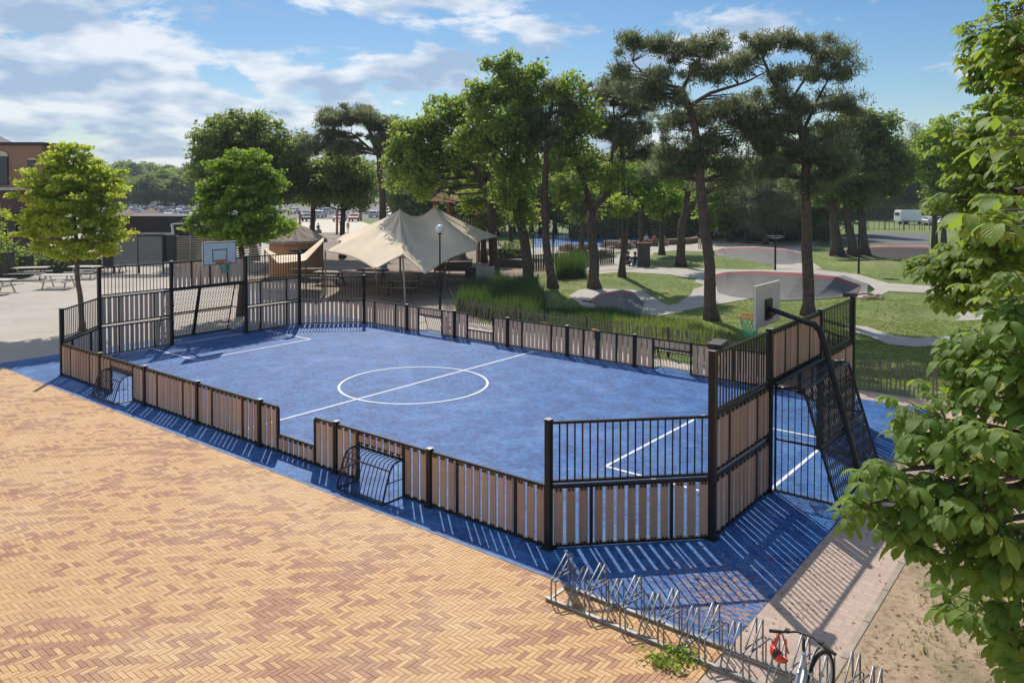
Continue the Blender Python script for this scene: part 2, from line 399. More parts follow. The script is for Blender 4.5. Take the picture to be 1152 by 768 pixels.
# plaza left of the court
q = [gz(560, 300), gz(520, 262), gz(330, 262)]
sheet('plaza', [(-140, -60), (-16, -60), (-16, -6.66), (5.5, -6.66), (5.5, 7.2), (-4.5, 9.0), (-16, 9.0), (-25, 9), tuple(gz(300, 300)[:2]), tuple(gz(340, 262)[:2]), tuple(gz(60, 262)[:2]), (-140, 10)], .004, M['plaza'])
sheet('sand_yard', [(-5.2, 8.8), (-16, 9.01), (-25, 9.01), tuple(gz(300, 300.5)[:2]), tuple(gz(345, 256)[:2]), tuple(gz(520, 256)[:2]), tuple(gz(600, 285)[:2]), tuple(gz(640, 300)[:2]), tuple(gz(590, 335)[:2]), (-9, 14)], .006, M['sand'])
sheet('court_pad', rect(PX0, PY0, PX1, PY1), .012, M['court'])
sheet('brick_paving_edge', [(-60, -60), (12.3, -60), (12.3, -6.66), (-60, -6.66)], .008, M['farbrick'])
sheet('side_path', [(12.3, -60), (13.42, -60), (13.42, 7.5), (5.5, 7.0), (5.5, 6.35), (12.3, 6.35)], .008, M['pinkpave'])
sheet('soil', [(13.42, -60), (60, -60), (60, 7.2), (13.42, 7.5)], .0085, M['soil'])
g = MB()
y = -14.0
while y < 7:
    g.va = random.random(); g.box((13.47, y+.49, .006), (.09, .985, .03)); y += 1.0
structure(g.build('kerb', simple('concrete_kerb', (.36, .29, .225), .9, 0, .25), bevel=.008))
g = MB()
x = PX0
while x < PX1: g.va = random.random(); L_ = min(1.0, PX1-x); g.box((x+L_/2, PY0+.025, .014), (L_-.006, .05, .022)); x += 1.0
structure(g.build('edging', simple('blue_grey_edging', (.16, .22, .34), .85, 0, .4, 5)))
# herringbone bricks, real ones
W = .0672
VV = []; QQ = []; AA = []
def inside(x, y):
    if y > -6.64 or x > 12.28 or x < -17: return False
    # area the camera can see plus a margin
    return y > -9.0-(x+13)*.34 if x < 9 else y > -15.0+0*(x)
i0, i1, j0, j1 = int(-17/W), int(12.4/W)+1, int(-17/W), int(-6.6/W)+1
ins = .0013; zt = .021
for j in range(j0, j1):
    for i in range(i0, i1):
        k = (i-j) % 6
        if k == 0: x0, y0, x1, y1 = i*W, j*W, (i+3)*W, (j+1)*W
        elif k == 5: x0, y0, x1, y1 = i*W, j*W, (i+1)*W, (j+3)*W
        else: continue
        mx, my = (x0+x1)/2, (y0+y1)/2
        if not inside(x0, min(my, y0)): continue
        x1 = min(x1, 12.295); y1 = min(y1, -6.665)
        if x1-x0 < .012 or y1-y0 < .012: continue
        n = len(VV); dz = random.gauss(0, .0006)
        x0 += ins; y0 += ins; x1 -= ins; y1 -= ins; c = .0025
        VV += [(x0, y0, .017), (x1, y0, .017), (x1, y1, .017), (x0, y1, .017),
               (x0+c, y0+c, zt+dz), (x1-c, y0+c, zt+dz), (x1-c, y1-c, zt+dz), (x0+c, y1-c, zt+dz)]
        QQ += [(n+4, n+5, n+6, n+7), (n, n+1, n+5, n+4), (n+1, n+2, n+6, n+5), (n+2, n+3, n+7, n+6), (n+3, n, n+4, n+7)]
        sa, sb = (mx+my)*.7071, (mx-my)*.7071
        cl = noise.noise(Vector((sa*.5, sb*1.1, 0)))*.45+noise.noise(Vector((sa*1.5, sb*5.0, 4)))*.75
        r = random.random()*.55+cl
        a = random.uniform(.12, .34) if r < .17 else random.uniform(.42, .85)
        AA += [a]*5
structure(np_mesh('brick_paving', VV, np.array(QQ), M['brick'], var=AA))
sheet('paving_joints', [(-17, -9), (9, -17), (12.29, -17), (12.29, -6.67), (-17, -6.67)], .0125, M['joint'])
# court lines
def lsheet(name, pts): return sheet(name, pts, .017, M['line'])
lw = .035; BX, BY, CR, LX, WY = 7.85, 2.28, 2.12, 10.9, 5.9
lsheet('halfway_line', rect(-lw, -WY+.1, lw, WY-.1))
g = MB(); n = 96
for k in range(n):
    a, b_ = 2*PI*k/n, 2*PI*(k+1)/n
    g.poly([((CR+s*lw)*math.cos(t), (CR+s*lw)*math.sin(t), .0205) for s, t in ((-1, a), (1, a), (1, b_), (-1, b_))])
structure(g.build('centre_circle_line', M['line']))
for s in (-1, 1):
    x0, x1 = (BX, LX-.1) if s > 0 else (-LX+.1, -BX)
    lsheet('penalty_area_line', rect(x0, BY-lw, x1, BY+lw)); lsheet('penalty_area_line', rect(x0, -BY-lw, x1, -BY+lw))
    xb = s*BX
    lsheet('penalty_area_line', rect(xb-lw, -BY+lw, xb+lw, BY-lw)); lsheet('goal_line', rect(s*LX-lw, -1.4, s*LX+lw, 1.4))

# park paths (flat sheets) and banked asphalt curves
PATHS = []
def ppoly(name, px, mat='path', z=.03):
    pts = [tuple(gz(u, v)[:2]) for u, v in px]; PATHS.append(pts); return sheet(name, pts, z, M[mat])
ppoly('path', [(640, 306), (665, 298), (690, 289), (716, 279), (745, 276.5), (775, 275.5), (830, 267), (880, 262.5), (925, 264), (925, 272), (905, 282), (860, 288.5), (845, 290), (800, 284), (760, 282), (735, 285), (729, 300), (700, 303.5)])
ppoly('path', [(640, 306.3), (700, 303.9), (730, 301), (800, 302.5), (860, 304.5), (872, 303.5), (915, 303), (965, 309), (1000, 319), (1060, 323), (1140, 325), (1140, 333), (1060, 331), (1000, 328), (984, 336), (956, 335), (960, 326), (870, 332), (835, 338), (795, 345), (770, 350), (742, 356), (715, 352), (762, 342), (778, 331), (783, 314), (755, 309.5), (700, 306.3), (645, 311)])
ppoly('path', [(870, 297), (915, 296), (925, 303), (872, 303.2)], z=.034)
ppoly('path', [(950, 365), (975, 368), (1005, 378), (1030, 381), (1070, 379), (1110, 373), (1110, 380), (1070, 388), (1030, 391), (1000, 388), (970, 376), (950, 372)])
ppoly('path', [(1035, 359), (1060, 352), (1100, 345), (1110, 360), (1070, 362)])
ppoly('path', [(640, 333), (652, 326), (690, 321), (722, 327), (745, 341), (770, 352), (720, 357), (660, 348)], z=.026)
ppoly('path', [(935, 272), (952, 264), (990, 262), (1045, 263), (1045, 277), (985, 275), (945, 279)], 'asphalt', z=.03)
def rim_pt(u, v, z): return gz(u, v, z)
def berm(name, low, rim, hs, top=.7, face='asphalt', line='redline', drop=1.6):
    def resample(L, n):
        L = [Vector(p) for p in L]; ds = [0]
        for a, b_ in zip(L, L[1:]): ds.append(ds[-1]+(b_-a).length)
        out = []
        for k in range(n):
            t = ds[-1]*k/(n-1); i = max(j for j in range(len(L)) if ds[j] <= t+1e-9); i = min(i, len(L)-2)
            f = (t-ds[i])/max(1e-9, ds[i+1]-ds[i]); out.append(L[i].lerp(L[i+1], f))
        return out
    n = 40
    lo = resample([gz(u, v, .04) for u, v in low], n); ri = resample([gz(u, v, hh) for (u, v), hh in zip(rim, hs)], n)
    c = Vector((0, 0, 0))
    for p in lo: c += p/n
    rows = []
    for a, b_ in zip(lo, ri):
        row = []
        for t in (0, .2, .4, .6, .8, .9, 1):
            p = a.lerp(b_, t); p.z = a.z+(b_.z-a.z)*(t**1.7); row.append(p)
        d = Vector((b_.x-a.x, b_.y-a.y, 0)); d = d.normalized() if d.length > .05 else Vector((b_.x-c.x, b_.y-c.y, 0)).normalized()
        row.append(b_+d*.12); row.append(b_+d*(.12+top)); q_ = b_+d*(.12+top+drop*(.3+b_.z)); q_.z = -.05; row.append(q_)
        rows.append(row)
    g = MB()
    mi = [0, 0, 0, 0, 0, 1, 1, 2, 3]
    for i in range(n-1):
        for k in range(9):
            g.mi = mi[k]; g.poly([rows[i][k], rows[i+1][k], rows[i+1][k+1], rows[i][k+1]])
    return structure(g.build(name, [M[face], M[line], M['path'], M['lawn']], smooth=False))
berm('banked_path_curve', [(667, 341), (680, 350), (705, 353), (722, 350), (724, 343)], [(664, 339), (675, 331), (700, 327), (712, 329), (724, 340)], [.1, .4, .6, .5, .1], .4)
berm('banked_path_curve', [(808, 329), (822, 333), (845, 336), (880, 338), (925, 336), (955, 333)], [(804, 309), (815, 306), (850, 305), (900, 307), (940, 311), (968, 321), (964, 331)], [.8, 1.0, 1.1, 1.1, .95, .4, .08], .9)
berm('banked_path_curve', [(808, 290), (835, 294), (865, 297), (892, 297), (905, 294)], [(803, 282), (815, 279), (850, 278), (885, 281), (905, 286)], [.3, .7, .8, .6, .15], .8)
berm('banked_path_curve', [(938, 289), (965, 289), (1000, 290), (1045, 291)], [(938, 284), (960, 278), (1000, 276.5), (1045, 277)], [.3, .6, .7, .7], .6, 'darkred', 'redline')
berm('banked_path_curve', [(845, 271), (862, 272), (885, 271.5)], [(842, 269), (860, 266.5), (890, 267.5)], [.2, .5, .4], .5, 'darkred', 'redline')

def in_polys(P, polys):
    m = np.zeros(len(P), bool)
    for pl in polys:
        pl = np.array(pl); c = np.zeros(len(P), bool); j = len(pl)-1
        for i in range(len(pl)):
            xi, yi = pl[i]; xj, yj = pl[j]
            cond = ((yi > P[:, 1]) != (yj > P[:, 1])) & (P[:, 0] < (xj-xi)*(P[:, 1]-yi)/(yj-yi+1e-12)+xi)
            c ^= cond; j = i
        m |= c
    return m
def blades(name, P, hgt, wid, mat, lean=.35, per=3, z=None):
    """tufts of triangular blades at points P (n,2)"""
    n = len(P)*per; P = np.repeat(P, per, 0)+rng.normal(0, wid*2.5, (n, 2))
    z0 = np.array([h(x, y) for x, y in P]) if z is None else np.full(n, z)
    a = rng.uniform(0, 2*PI, n); hh = hgt*rng.uniform(.45, 1.2, n)*np.array([1+.55*noise.noise(Vector((x*.9, y*.9, 1))) for x, y in P]); ww = wid*rng.uniform(.6, 1.3, n)
    la = rng.uniform(0, 2*PI, n); ll = np.abs(rng.normal(0, lean, n))*hh
    d = np.stack([np.cos(a), np.sin(a)], 1)*ww[:, None]
    A = np.column_stack([P-d, z0]); B = np.column_stack([P+d, z0])
    tip = np.column_stack([P+np.stack([np.cos(la), np.sin(la)], 1)*ll[:, None], z0+hh])
    V_ = np.stack([A, B, tip], 1).reshape(-1, 3); Q_ = np.arange(3*n).reshape(-1, 3)
    return np_mesh(name, V_, Q_, mat, var=rng.uniform(0, 1, n)*.92)
# lawn blades, thinner far away
pts = []
u = rng.uniform(600, 1160, 60000); v = rng.uniform(272, 440, 60000)
pts = np.array([tuple(gz(a, b_)[:2]) for a, b_ in zip(u, v)])
ok = ~in_polys(pts, PATHS) & (pts[:, 1] > 8.4) & (pts[:, 1] < 62)
stuff(blades('lawn_grass', pts[ok], .05, .022, L_grass.m, per=3), 'short sunny lawn grass between the cycle track paths', 'grass')
# tall grass by the paling fence
def tall(name, poly, n, hgt, label, mat=None, wid=.02):
    P = np.array([tuple(p[:2]) for p in poly]); lo, hi = P.min(0), P.max(0)
    q_ = rng.uniform(lo, hi, (n*3, 2)); q_ = q_[in_polys(q_, [P])][:n]
    return stuff(blades(name, q_, hgt, wid, (mat or L_tall).m, .25, 4), label, 'grass')
tall('tall_grass', [gz(515, 352), gz(530, 326), gz(600, 326), gz(612, 352), gz(600, 372)], 5000, .95, 'dense dark green tall grass bed behind the leaning paling fence', wid=.022)
tall('tall_grass', [gz(626, 316), gz(630, 305), gz(655, 305), gz(658, 316)], 900, 1.35, 'upright clump of tall green grass between the two dark trunks', wid=.025)
tall('tall_grass', [gz(615, 352), gz(690, 352), gz(860, 390), gz(858, 404), gz(690, 384), gz(615, 376)], 3800, .42, 'loose knee high green grass along the paling fence')
tall('tall_grass', [gz(690, 368), gz(770, 372), gz(858, 396), gz(858, 406), gz(690, 386)], 2600, .5, 'bright yellow green grass just behind the paling fence', L_grass)
tall('dry_grass', [(14.62, -6.75), (15.15, -6.95), (15.2, -6.35), (14.75, -6.2)], 1600, .28, 'dry tan grass clump on the bare soil at the lower right', L_dry, .006)

# ------------------------------------------------------------------ court fences
BLK = M['black']; SL = M['slat']
def clipped(g, p, n, d):                                    # small black clips holding a slat
    g.beam(p-Vector((0, 0, .02)), p+Vector((0, 0, .03)), .03, .02, n)
def board_run(gs, gf, A, B, z0, z1, nrm, cnt):
    """slats between ground points A,B (2D vectors) from z0 to z1; cnt slats"""
    d = (B-A); L = d.length; d.normalize(); pitch = L/cnt; wd = min(.145, pitch*.72)
    d3 = Vector((d.x, d.y, 0)); n3 = Vector((nrm.x, nrm.y, 0))
    for k in range(cnt):
        c = A+d*(pitch*(k+.5)); gs.va = random.random()
        o = n3*(.012+random.uniform(-.002, .002))
        gs.obox(Vector((c.x, c.y, (z0+z1)/2))+o, d3*(wd/2), n3*.010, Vector((0, 0, (z1-z0)/2-.035)))
        for zz in (z0+.05, z1-.06):
            for s in (-1, 1):
                gf.obox(Vector((c.x, c.y, zz))+n3*.034+d3*(s*.028), d3*.012, n3*.009, Vector((0, 0, .022)))
def rail(g, A, B, z, w=.045, hh=.04): g.beam((A.x, A.y, z), (B.x, B.y, z), w, hh)
def bars_run(g, A, B, z0, z1, pitch=.122, r=.0095):
    d = B-A; cnt = max(1, round(d.length/pitch))
    for k in range(1, cnt): c = A+d*(k/cnt); g.beam((c.x, c.y, z0), (c.x, c.y, z1), r*2, r*2)
def bay(parent, A, B, nrm, rows, kind='plain'):
    """A,B post centres. rows: list of (type,z0,z1)"""
    A = Vector(A); B = Vector(B); d = (B-A).normalized(); a = A+d*.05; b_ = B-d*.05; L = (b_-a).length
    n3 = Vector((nrm.x, nrm.y, 0))
    c1 = a+d*(L*.245); c2 = a+d*(L*.755)
    fr = MB(); sl = MB(); br = MB()
    for typ, z0, z1 in rows:
        if typ == 'bars':
            rail(br, a, b_, z1-.02); rail(br, a, b_, z0+.03); bars_run(br, a, b_, z0+.05, z1-.04)
            continue
        cut = kind if z0 < .1 else 'plain'
        for c in (c1, c2): fr.beam((c.x, c.y, z0+.03), (c.x, c.y, z1-.042), .05, .05, n3)
        rail(fr, a, c1, z1-.02); rail(fr, c2, b_, z1-.02)
        rail(fr, a, c1, z0+.05); rail(fr, c2, b_, z0+.05)
        h1 = d*.027
        board_run(sl, fr, a, c1-h1, z0+.03, z1, nrm, 3); board_run(sl, fr, c2+h1, b_, z0+.03, z1, nrm, 3)
        if cut == 'plain':
            rail(fr, c1, c2, z1-.02); rail(fr, c1, c2, z0+.05); board_run(sl, fr, c1+h1, c2-h1, z0+.03, z1, nrm, 7)
        elif cut == 'low':
            rail(fr, c1, c2, .40); rail(fr, c1, c2, .05); board_run(sl, fr, c1+h1, c2-h1, .03, .42, nrm, 7)
        elif cut == 'goal':
            rail(fr, c1, c2, z1-.02); rail(fr, c1, c2, .70, .06, .05); board_run(sl, fr, c1+h1, c2-h1, .71, z1, nrm, 7)
        if z0 > .5 or z1 < 2.5:                           # ledge between storeys
            pass
    if fr.v: fr.build('frame', BLK, parent)
    if sl.v: sl.build('board_panel', SL if nrm.y < -.1 and nrm.x > -.1 or nrm.x > .9 else M['litslat'], parent)
    if br.v: br.build('bar_panel', BLK, parent)
def ledge(parent, A, B, z, nrm):
    A = Vector(A); B = Vector(B); d = (B-A).normalized(); n3 = Vector((nrm.x, nrm.y, 0)); g = MB()
    p = Vector(((A.x+B.x)/2, (A.y+B.y)/2, z)); g.obox(p+n3*.02, Vector((d.x, d.y, 0))*((B-A).length/2-.055), n3*.045, Vector((0, 0, .004)))
    g.build('ledge', M['blacktop'], parent)
def post(parent, p, ht, w=.10):
    g = MB(); p = Vector(p); g.box((p.x, p.y, ht/2+.015), (w, w, ht+.03)); g.box((p.x, p.y, .012), (.2, .2, .02))
    o = g.build('post', BLK, parent, bevel=.006)
    g = MB(); g.box((p.x, p.y, ht+.038), (w+.012, w+.012, .016)); g.build('post_cap', M['galv'], parent, bevel=.004)
AX = 9.05; EY = 4.0; GY = 1.5; XS = [-AX+2*AX*k/7 for k in range(8)]
KN = ['plain', 'goal', 'plain', 'plain', 'low', 'goal', 'plain']
KF = ['plain', 'goal', 'low', 'plain', 'plain', 'goal', 'plain']
for s, K, lab in ((-1, KN, 'low brown slatted court fence on the near long side beside the yellow bricks'),
                  (1, KF, 'low brown slatted court fence on the far long side beside the paling fence')):
    t = thing('court_fence', (0, s*WY, 0), lab, 'fence', 'fences round the blue court')
    nr = Vector((0, s))
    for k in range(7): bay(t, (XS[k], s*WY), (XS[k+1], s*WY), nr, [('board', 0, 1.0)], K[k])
    for k in range(1, 7): post(t, (XS[k], s*WY), 1.0)
    for k in (0, 7): post(t, (XS[k], s*WY), 2.0)
for sx_, sy_, lab in ((1, -1, 'bar topped slatted fence panel cutting the near right corner by the bicycle rack'),
                      (-1, -1, 'bar topped slatted fence panel cutting the near left corner by the young maple'),
                      (1, 1, 'bar topped slatted fence panel cutting the far right corner behind the end wall'),
                      (-1, 1, 'bar topped slatted fence panel cutting the far left corner before the sand tent')):
    A = Vector((sx_*AX, sy_*WY)); B = Vector((sx_*LX, sy_*EY)); t = thing('corner_fence', (A.x, A.y, 0), lab, 'fence', 'fences round the blue court')
    d = (B-A).normalized(); nr = Vector((sx_*abs(d.y), sy_*abs(d.x)))
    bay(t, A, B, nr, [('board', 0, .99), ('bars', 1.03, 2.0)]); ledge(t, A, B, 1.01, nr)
for s, lab in ((-1, 'tall far end fence with board wall above the goal and white hoop'), (1, 'tall near end fence seen from behind with brown boards and dark goal')):
    t = thing('end_fence', (s*LX, 0, 0), lab, 'fence', 'fences round the blue court'); nr = Vector((s, 0))
    for a, b_ in ((-EY, -GY), (GY, EY)):
        bay(t, (s*LX, a), (s*LX, b_), nr, [('board', 0, .99), ('board', 1.03, 1.99), ('bars', 2.03, 3.0)])
        ledge(t, (s*LX, a), (s*LX, b_), 1.01, nr); ledge(t, (s*LX, a), (s*LX, b_), 2.01, nr)
    # boards over the goal
    A = Vector((s*LX, -GY)); B = Vector((s*LX, GY)); a = A+Vector((0, .05)); b_ = B-Vector((0, .05)); fr = MB(); sl = MB()
    for z in (2.04, 2.98): rail(fr, a, b_, z, .05, .05)
    cs = [a.y+(b_.y-a.y)*f for f in (0, .25, .5, .75, 1)]
    for y in cs[1:-1]: fr.beam((s*LX, y, 2.065), (s*LX, y, 2.955), .05, .05, (1, 0, 0))
    for y0, y1 in zip(cs, cs[1:]): board_run(sl, fr, Vector((s*LX, y0+.03)), Vector((s*LX, y1-.03)), 2.03, 3.0, nr, 4)
    fr.build('frame', BLK, t); sl.build('board_panel', SL if s > 0 else M['litslat'], t)
    for y in (-EY, -GY, GY, EY): post(t, (s*LX, y), 3.0, .11)
def flip(s, x): return s*x
# big goals
for s, lab in ((-1, 'dark bar goal cage set in the far end fence under the white backboard'), (1, 'dark bar goal cage bulging behind the near end fence by the chestnut')):
    t = thing('goal', (s*LX, 0, 0), lab, 'goal', 'large goals')
    X0 = LX+.09; X1 = 11.50; X2 = 12.10
    for y in (-1.42, 1.42):
        g = MB(); g.tube([(s*X0, y, .04), (s*X0, y, 1.93)], .022); g.tube([(s*X0, y, 1.93), (s*(X1-.08), y, 2.0), (s*X1, y, 1.95), (s*(X1+.05), y, 1.83), (s*X2, y, .03)], .028)
        g.tube([(s*X0, y, .04), (s*X2, y, .04)], .022); xm = X1+.3; g.tube([(s*X0, y, .99), (s*xm, y, .99)], .022)
        x = X0+.12
        while x < X2-.05:
            zt_ = 1.93+.07*(x-X0)/(X1-X0) if x < X1 else 1.95*(X2-x)/(X2-X1)
            g.tube([(s*x, y, .04), (s*x, y, zt_)], .009, 6); x += .118
        g.build('side_frame', BLK, t)
    g = MB()
    for y in np.linspace(-1.42, 1.42, 27)[1:-1]:
        y = float(y); g.tube([(s*(X1), y, 1.98), (s*(X1+.05), y, 1.83), (s*X2, y, .04)], .0085, 6, False)
    for q_ in range(-12, 27):                                 # crossed lattice behind the bars
        pts_ = []
        for zz in np.linspace(.06, 1.9, 12):
            y = -1.42+q_*.112+(zz*.62)
            if -1.42 <= y <= 1.42: pts_.append((s*(X2-(X2-X1)*zz/1.98+.012), y, float(zz)))
        if len(pts_) > 1: g.tube([pts_[0], pts_[-1]], .007, 5, False)
    for x, z, r in ((X1, 1.98, .03), (X2, .04, .026), (X1+.3, .99, .03), (X1+.33, .92, .018)): g.tube([(s*x, -1.42, z), (s*x, 1.42, z)], r)
    g.build('back_grille', BLK, t)
    g = MB()
    for y in np.linspace(-1.42, 1.42, 34)[1:-1]: g.tube([(s*X0, float(y), 2.0), (s*X1, float(y), 1.985)], .009, 6, False)
    g.tube([(s*X0, -1.42, 2.0), (s*X0, 1.42, 2.0)], .035); g.tube([(s*(X0+.3), -1.42, 1.99), (s*(X0+.3), 1.42, 1.99)], .016)
    g.build('roof_grille', BLK, t)
    g = MB(); g.beam((s*(LX), -1.44, 1.985), (s*LX, 1.44, 1.985), .09, .06); g.build('crossbar', BLK, t)
# hoops
for s, lab in ((-1, 'white basketball backboard and hoop over the far goal'), (1, 'basketball hoop seen from behind on a long black arm by the chestnut')):
    t = thing('basketball_hoop', (s*12.14, 0, 0), lab, 'basketball hoop', 'basketball hoops')
    g = MB(); g.tube([(s*12.14, 0, 0), (s*11.42, 0, 2.62), (s*11.34, 0, 2.84), (s*11.22, 0, 2.95), (s*11.05, 0, 2.985)], [.062]*5, 10)
    g.tube([(s*11.05, 0, 2.985), (s*10.34, 0, 3.17)], .05, 10); g.build('pole', BLK, t, smooth=False)
    g = MB(); g.box((s*10.33, 0, 3.16), (.03, .34, .42)); g.beam((s*10.36, 0, 3.0), (s*10.50, 0, 3.12), .22, .02, (s, 0, 1)); g.build('bracket', BLK, t)
    g = MB(); g.mi = 0; g.box((s*10.28, .03, 3.26), (.045, 1.36, .86))
    bd = g.build('backboard', [M['board_back'] if s > 0 else M['white']], t, bevel=.004)
    g = MB(); xf = s*(10.28-.0265)
    for z0, z1, y0, y1 in ((2.845, 2.87, -.64, .70), (3.65, 3.675, -.64, .70), (2.87, 3.65, -.64, -.615), (2.87, 3.65, .675, .70),
                           (2.98, 3.01, -.27, .33), (3.38, 3.41, -.27, .33), (3.01, 3.38, -.27, -.24), (3.01, 3.38, .30, .33)):
        g.box((xf, (y0+y1)/2, (z0+z1)/2), (.006, y1-y0, z1-z0))
    g.build('backboard_markings', M['blackpanel'], bd)
    cx_ = s*9.93; g = MB(); RR = .23
    g.tube([(cx_+RR*math.cos(a), .03+RR*math.sin(a), 2.98) for a in np.linspace(0, 2*PI, 25)], .014, 6)
    g.tube([(cx_+(RR-.03)*math.cos(a), .03+(RR-.03)*math.sin(a), 2.93) for a in np.linspace(0, 2*PI, 25)], .008, 6)
    for q_ in (-1, 1): g.beam((s*10.25, .03+q_*.1, 2.98), (cx_+s*.2, .03+q_*.12, 2.98), .03, .02)
    g.box((s*10.245, .03, 2.95), (.03, .3, .14)); g.build('hoop', M['orange'], t)
    g = MB()
    for k in range(14):
        for sg in (1, -1):
            P_ = []
            for j in range(6):
                rr = .225-.02*j-.004*j; a = 2*PI*(k+sg*j*.5)/14; P_.append((cx_+rr*math.cos(a), .03+rr*math.sin(a), 2.97-j*.085))
            g.tube(P_, .006, 4, False)
    g.build('net', M['net'], t)
for s, e, lab in ((-1, 1, 'small black floodlight on the far end fence by the orange hut'), (1, 1, 'small black floodlight on the farther corner post of the near end fence'), (1, -1, 'small black floodlight on the nearest tall corner post')):
    y0 = e*(EY-.05); g = MB(); g.beam((s*LX, y0, 3.09), (s*(LX-.02), e*(EY-.38), 3.12), .24, .09); g.beam((s*LX, y0, 3.03), (s*LX, y0, 3.1), .05, .05)
    tag(g.build('floodlight', M['blackpanel'], bevel=.01), lab, 'floodlight', 'fence floodlights')
g = MB(); g.box((2.52, WY-.02, .86), (.17, .16, .3)); g.box((2.52, WY-.02, .4), (.11, .14, .62)); g.mi = 1; g.box((2.45, WY-.12, 1.03), (.2, .05, .05))
tag(g.build('gate_lock_box', [M['blackpanel'], M['orange']], bevel=.006), 'black lock box with orange handle on the far court fence', 'box')
# mini goals, cages outside the fence
def mini_goal(xc, s, lab):
    t = thing('mini_goal', (xc, s*WY, 0), lab, 'mini goal', 'mini goals in the court fences')
    x0, x1 = xc-.63, xc+.63; y = lambda k: s*(WY+k)
    prof = [(.03, .69), (.16, .70), (.27, .66), (.34, .56), (.44, .30), (.52, .03)]
    g = MB()
    for x in np.linspace(x0, x1, 13)[1:-1]: g.tube([(float(x), y(a), z) for a, z in prof], .009, 6, False)
    g.build('bars', BLK, t)
    g = MB()
    for x in (x0, x1):
        g.tube([(x, y(a), z) for a, z in prof], .018, 8); g.tube([(x, y(.03), .03), (x, y(.52), .03)], .014)
        g.tube([(x, y(.03), .36), (x, y(.41), .36)], .010)
        for a, zt_ in ((.14, .69), (.25, .66), (.36, .5)): g.tube([(x, y(a), .03), (x, y(a), zt_)], .008, 6)
    for a, z in ((.52, .03), (.335, .57), (.05, .70)): g.tube([(x0, y(a), z), (x1, y(a), z)], .016)
    g.build('frame', BLK, t)
mini_goal((XS[5]+XS[6])/2, -1, 'curved black bar mini goal cage on the near fence, right one')
mini_goal((XS[1]+XS[2])/2, -1, 'curved black bar mini goal cage on the near fence by the left corner')
mini_goal((XS[5]+XS[6])/2, 1, 'mini goal opening in the far fence close to the near end fence')
mini_goal((XS[1]+XS[2])/2, 1, 'mini goal opening in the far fence by the globe lamp')

# ------------------------------------------------------------------ bicycle racks
def rack(x0, x1, yb, lab, start=0, first=None):
    t = thing('bicycle_rack', ((x0+x1)/2, yb, 0), lab, 'bicycle rack', 'bicycle racks')
    for yy in (0, .42):
        g = MB(); g.beam((x0, yb+yy, .05), (x1, yb+yy, .05), .05, .035); g.build('rail', M['galv'], t)
    g = MB()
    for x in (x0+.02, (x0+x1)/2, x1-.02): g.beam((x, yb-.0, .018), (x, yb+.42, .018), .05, .03)
    g.build('foot', M['galv'], t)
    x = x0+.08; k = start
    while x < x1-.05:
        g = MB(); hi = k % 2 == 0
        for dx in (0, .075):
            X = x+dx
            if hi: P_ = [(X, yb, .06), (X, yb, .30), (X, yb+.03, .33), (X, yb+.38, .57), (X, yb+.41, .56), (X, yb+.41, .48), (X, yb+.42, .06)]
            else: P_ = [(X, yb, .06), (X, yb+.02, .12), (X, yb+.06, .17), (X, yb+.38, .44), (X, yb+.41, .43), (X, yb+.42, .36), (X, yb+.42, .06)]
            g.tube(P_, .0105, 6, False)
        if hi:
            for dx in (0, .075): g.tube([(x+dx, yb, .33), (x+dx+.02, yb+.12, .36), (x+dx+.10, yb+.36, .40), (x+dx+.11, yb+.42, .36), (x+dx+.11, yb+.42, .06)], .0095, 6, False)
        g.tube([(x, yb+(.02 if hi else .1), .3 if hi else .2), (x+.075, yb+(.02 if hi else .1), .3 if hi else .2)], .007, 6)
        g.build('wheel_holder', M['galv'], t, smooth=True); x += .268; k += 1
    return t
rack(9.93, 13.85, -7.17, 'long galvanised bicycle rack standing beside the near right court corner')
rack(13.93, 14.5, -7.3, 'grey bicycle rack on the soil at the bottom edge right of the bicycle', 0)
# bicycle (front wheel in the rack, facing the court)
bx_, by_ = 13.53, -7.27
t = thing('bicycle', (bx_, by_-.5, 0), 'silver city bicycle parked in the rack with a red helmet on its handlebar', 'bicycle')
def wheel(par, x, y, r=.345, tilt=0.0):
    ct, st = math.cos(tilt), math.sin(tilt)
    P_ = [(x+r*math.cos(a)*st, y+r*math.cos(a)*ct, r+.01+r*math.sin(a)) for a in np.linspace(0, 2*PI, 33)]
    g = MB(); g.tube(P_, .02, 8, False); wo = g.build('wheel', M['rubber'], par, smooth=True)
    P2 = [(x+(r-.03)*math.cos(a)*st, y+(r-.03)*math.cos(a)*ct, r+.01+(r-.03)*math.sin(a)) for a in np.linspace(0, 2*PI, 33)]
    g = MB(); g.tube(P2, .011, 6, False)
    for k in range(20):
        a = 2*PI*k/20; g.tube([(x+(.03 if k % 2 else -.03), y, r+.01), (x+(r-.03)*math.cos(a)*st, y+(r-.03)*math.cos(a)*ct, r+.01+(r-.03)*math.sin(a))], .0016, 4, False)
    g.tube([(x-.045, y, r+.01), (x+.045, y, r+.01)], .018); g.build('rim', M['silver'], wo)
wheel(t, bx_+.03, by_, tilt=.12); wheel(t, bx_-.02, by_-1.08)
g = MB(); hd = Vector((bx_, by_-.42, .92)); lo_ = Vector((bx_, by_-.36, .70)); bb = Vector((bx_, by_-.72, .30)); st_ = Vector((bx_, by_-1.06, .78)); ra = Vector((bx_, by_-1.08, .355))
g.tube([hd, lo_], .024); g.tube([lo_, bb], .030); g.tube([hd-Vector((0, 0, .05)), bb.lerp(st_, .45)], .022); g.tube([bb, st_], .018)
for sx_ in (-.045, .045):
    g.tube([bb.lerp(st_, .8), ra+Vector((sx_, 0, 0))], .009); g.tube([bb, ra+Vector((sx_, 0, 0))], .009)
g.build('frame', M['silver'], t, smooth=True)
g = MB()
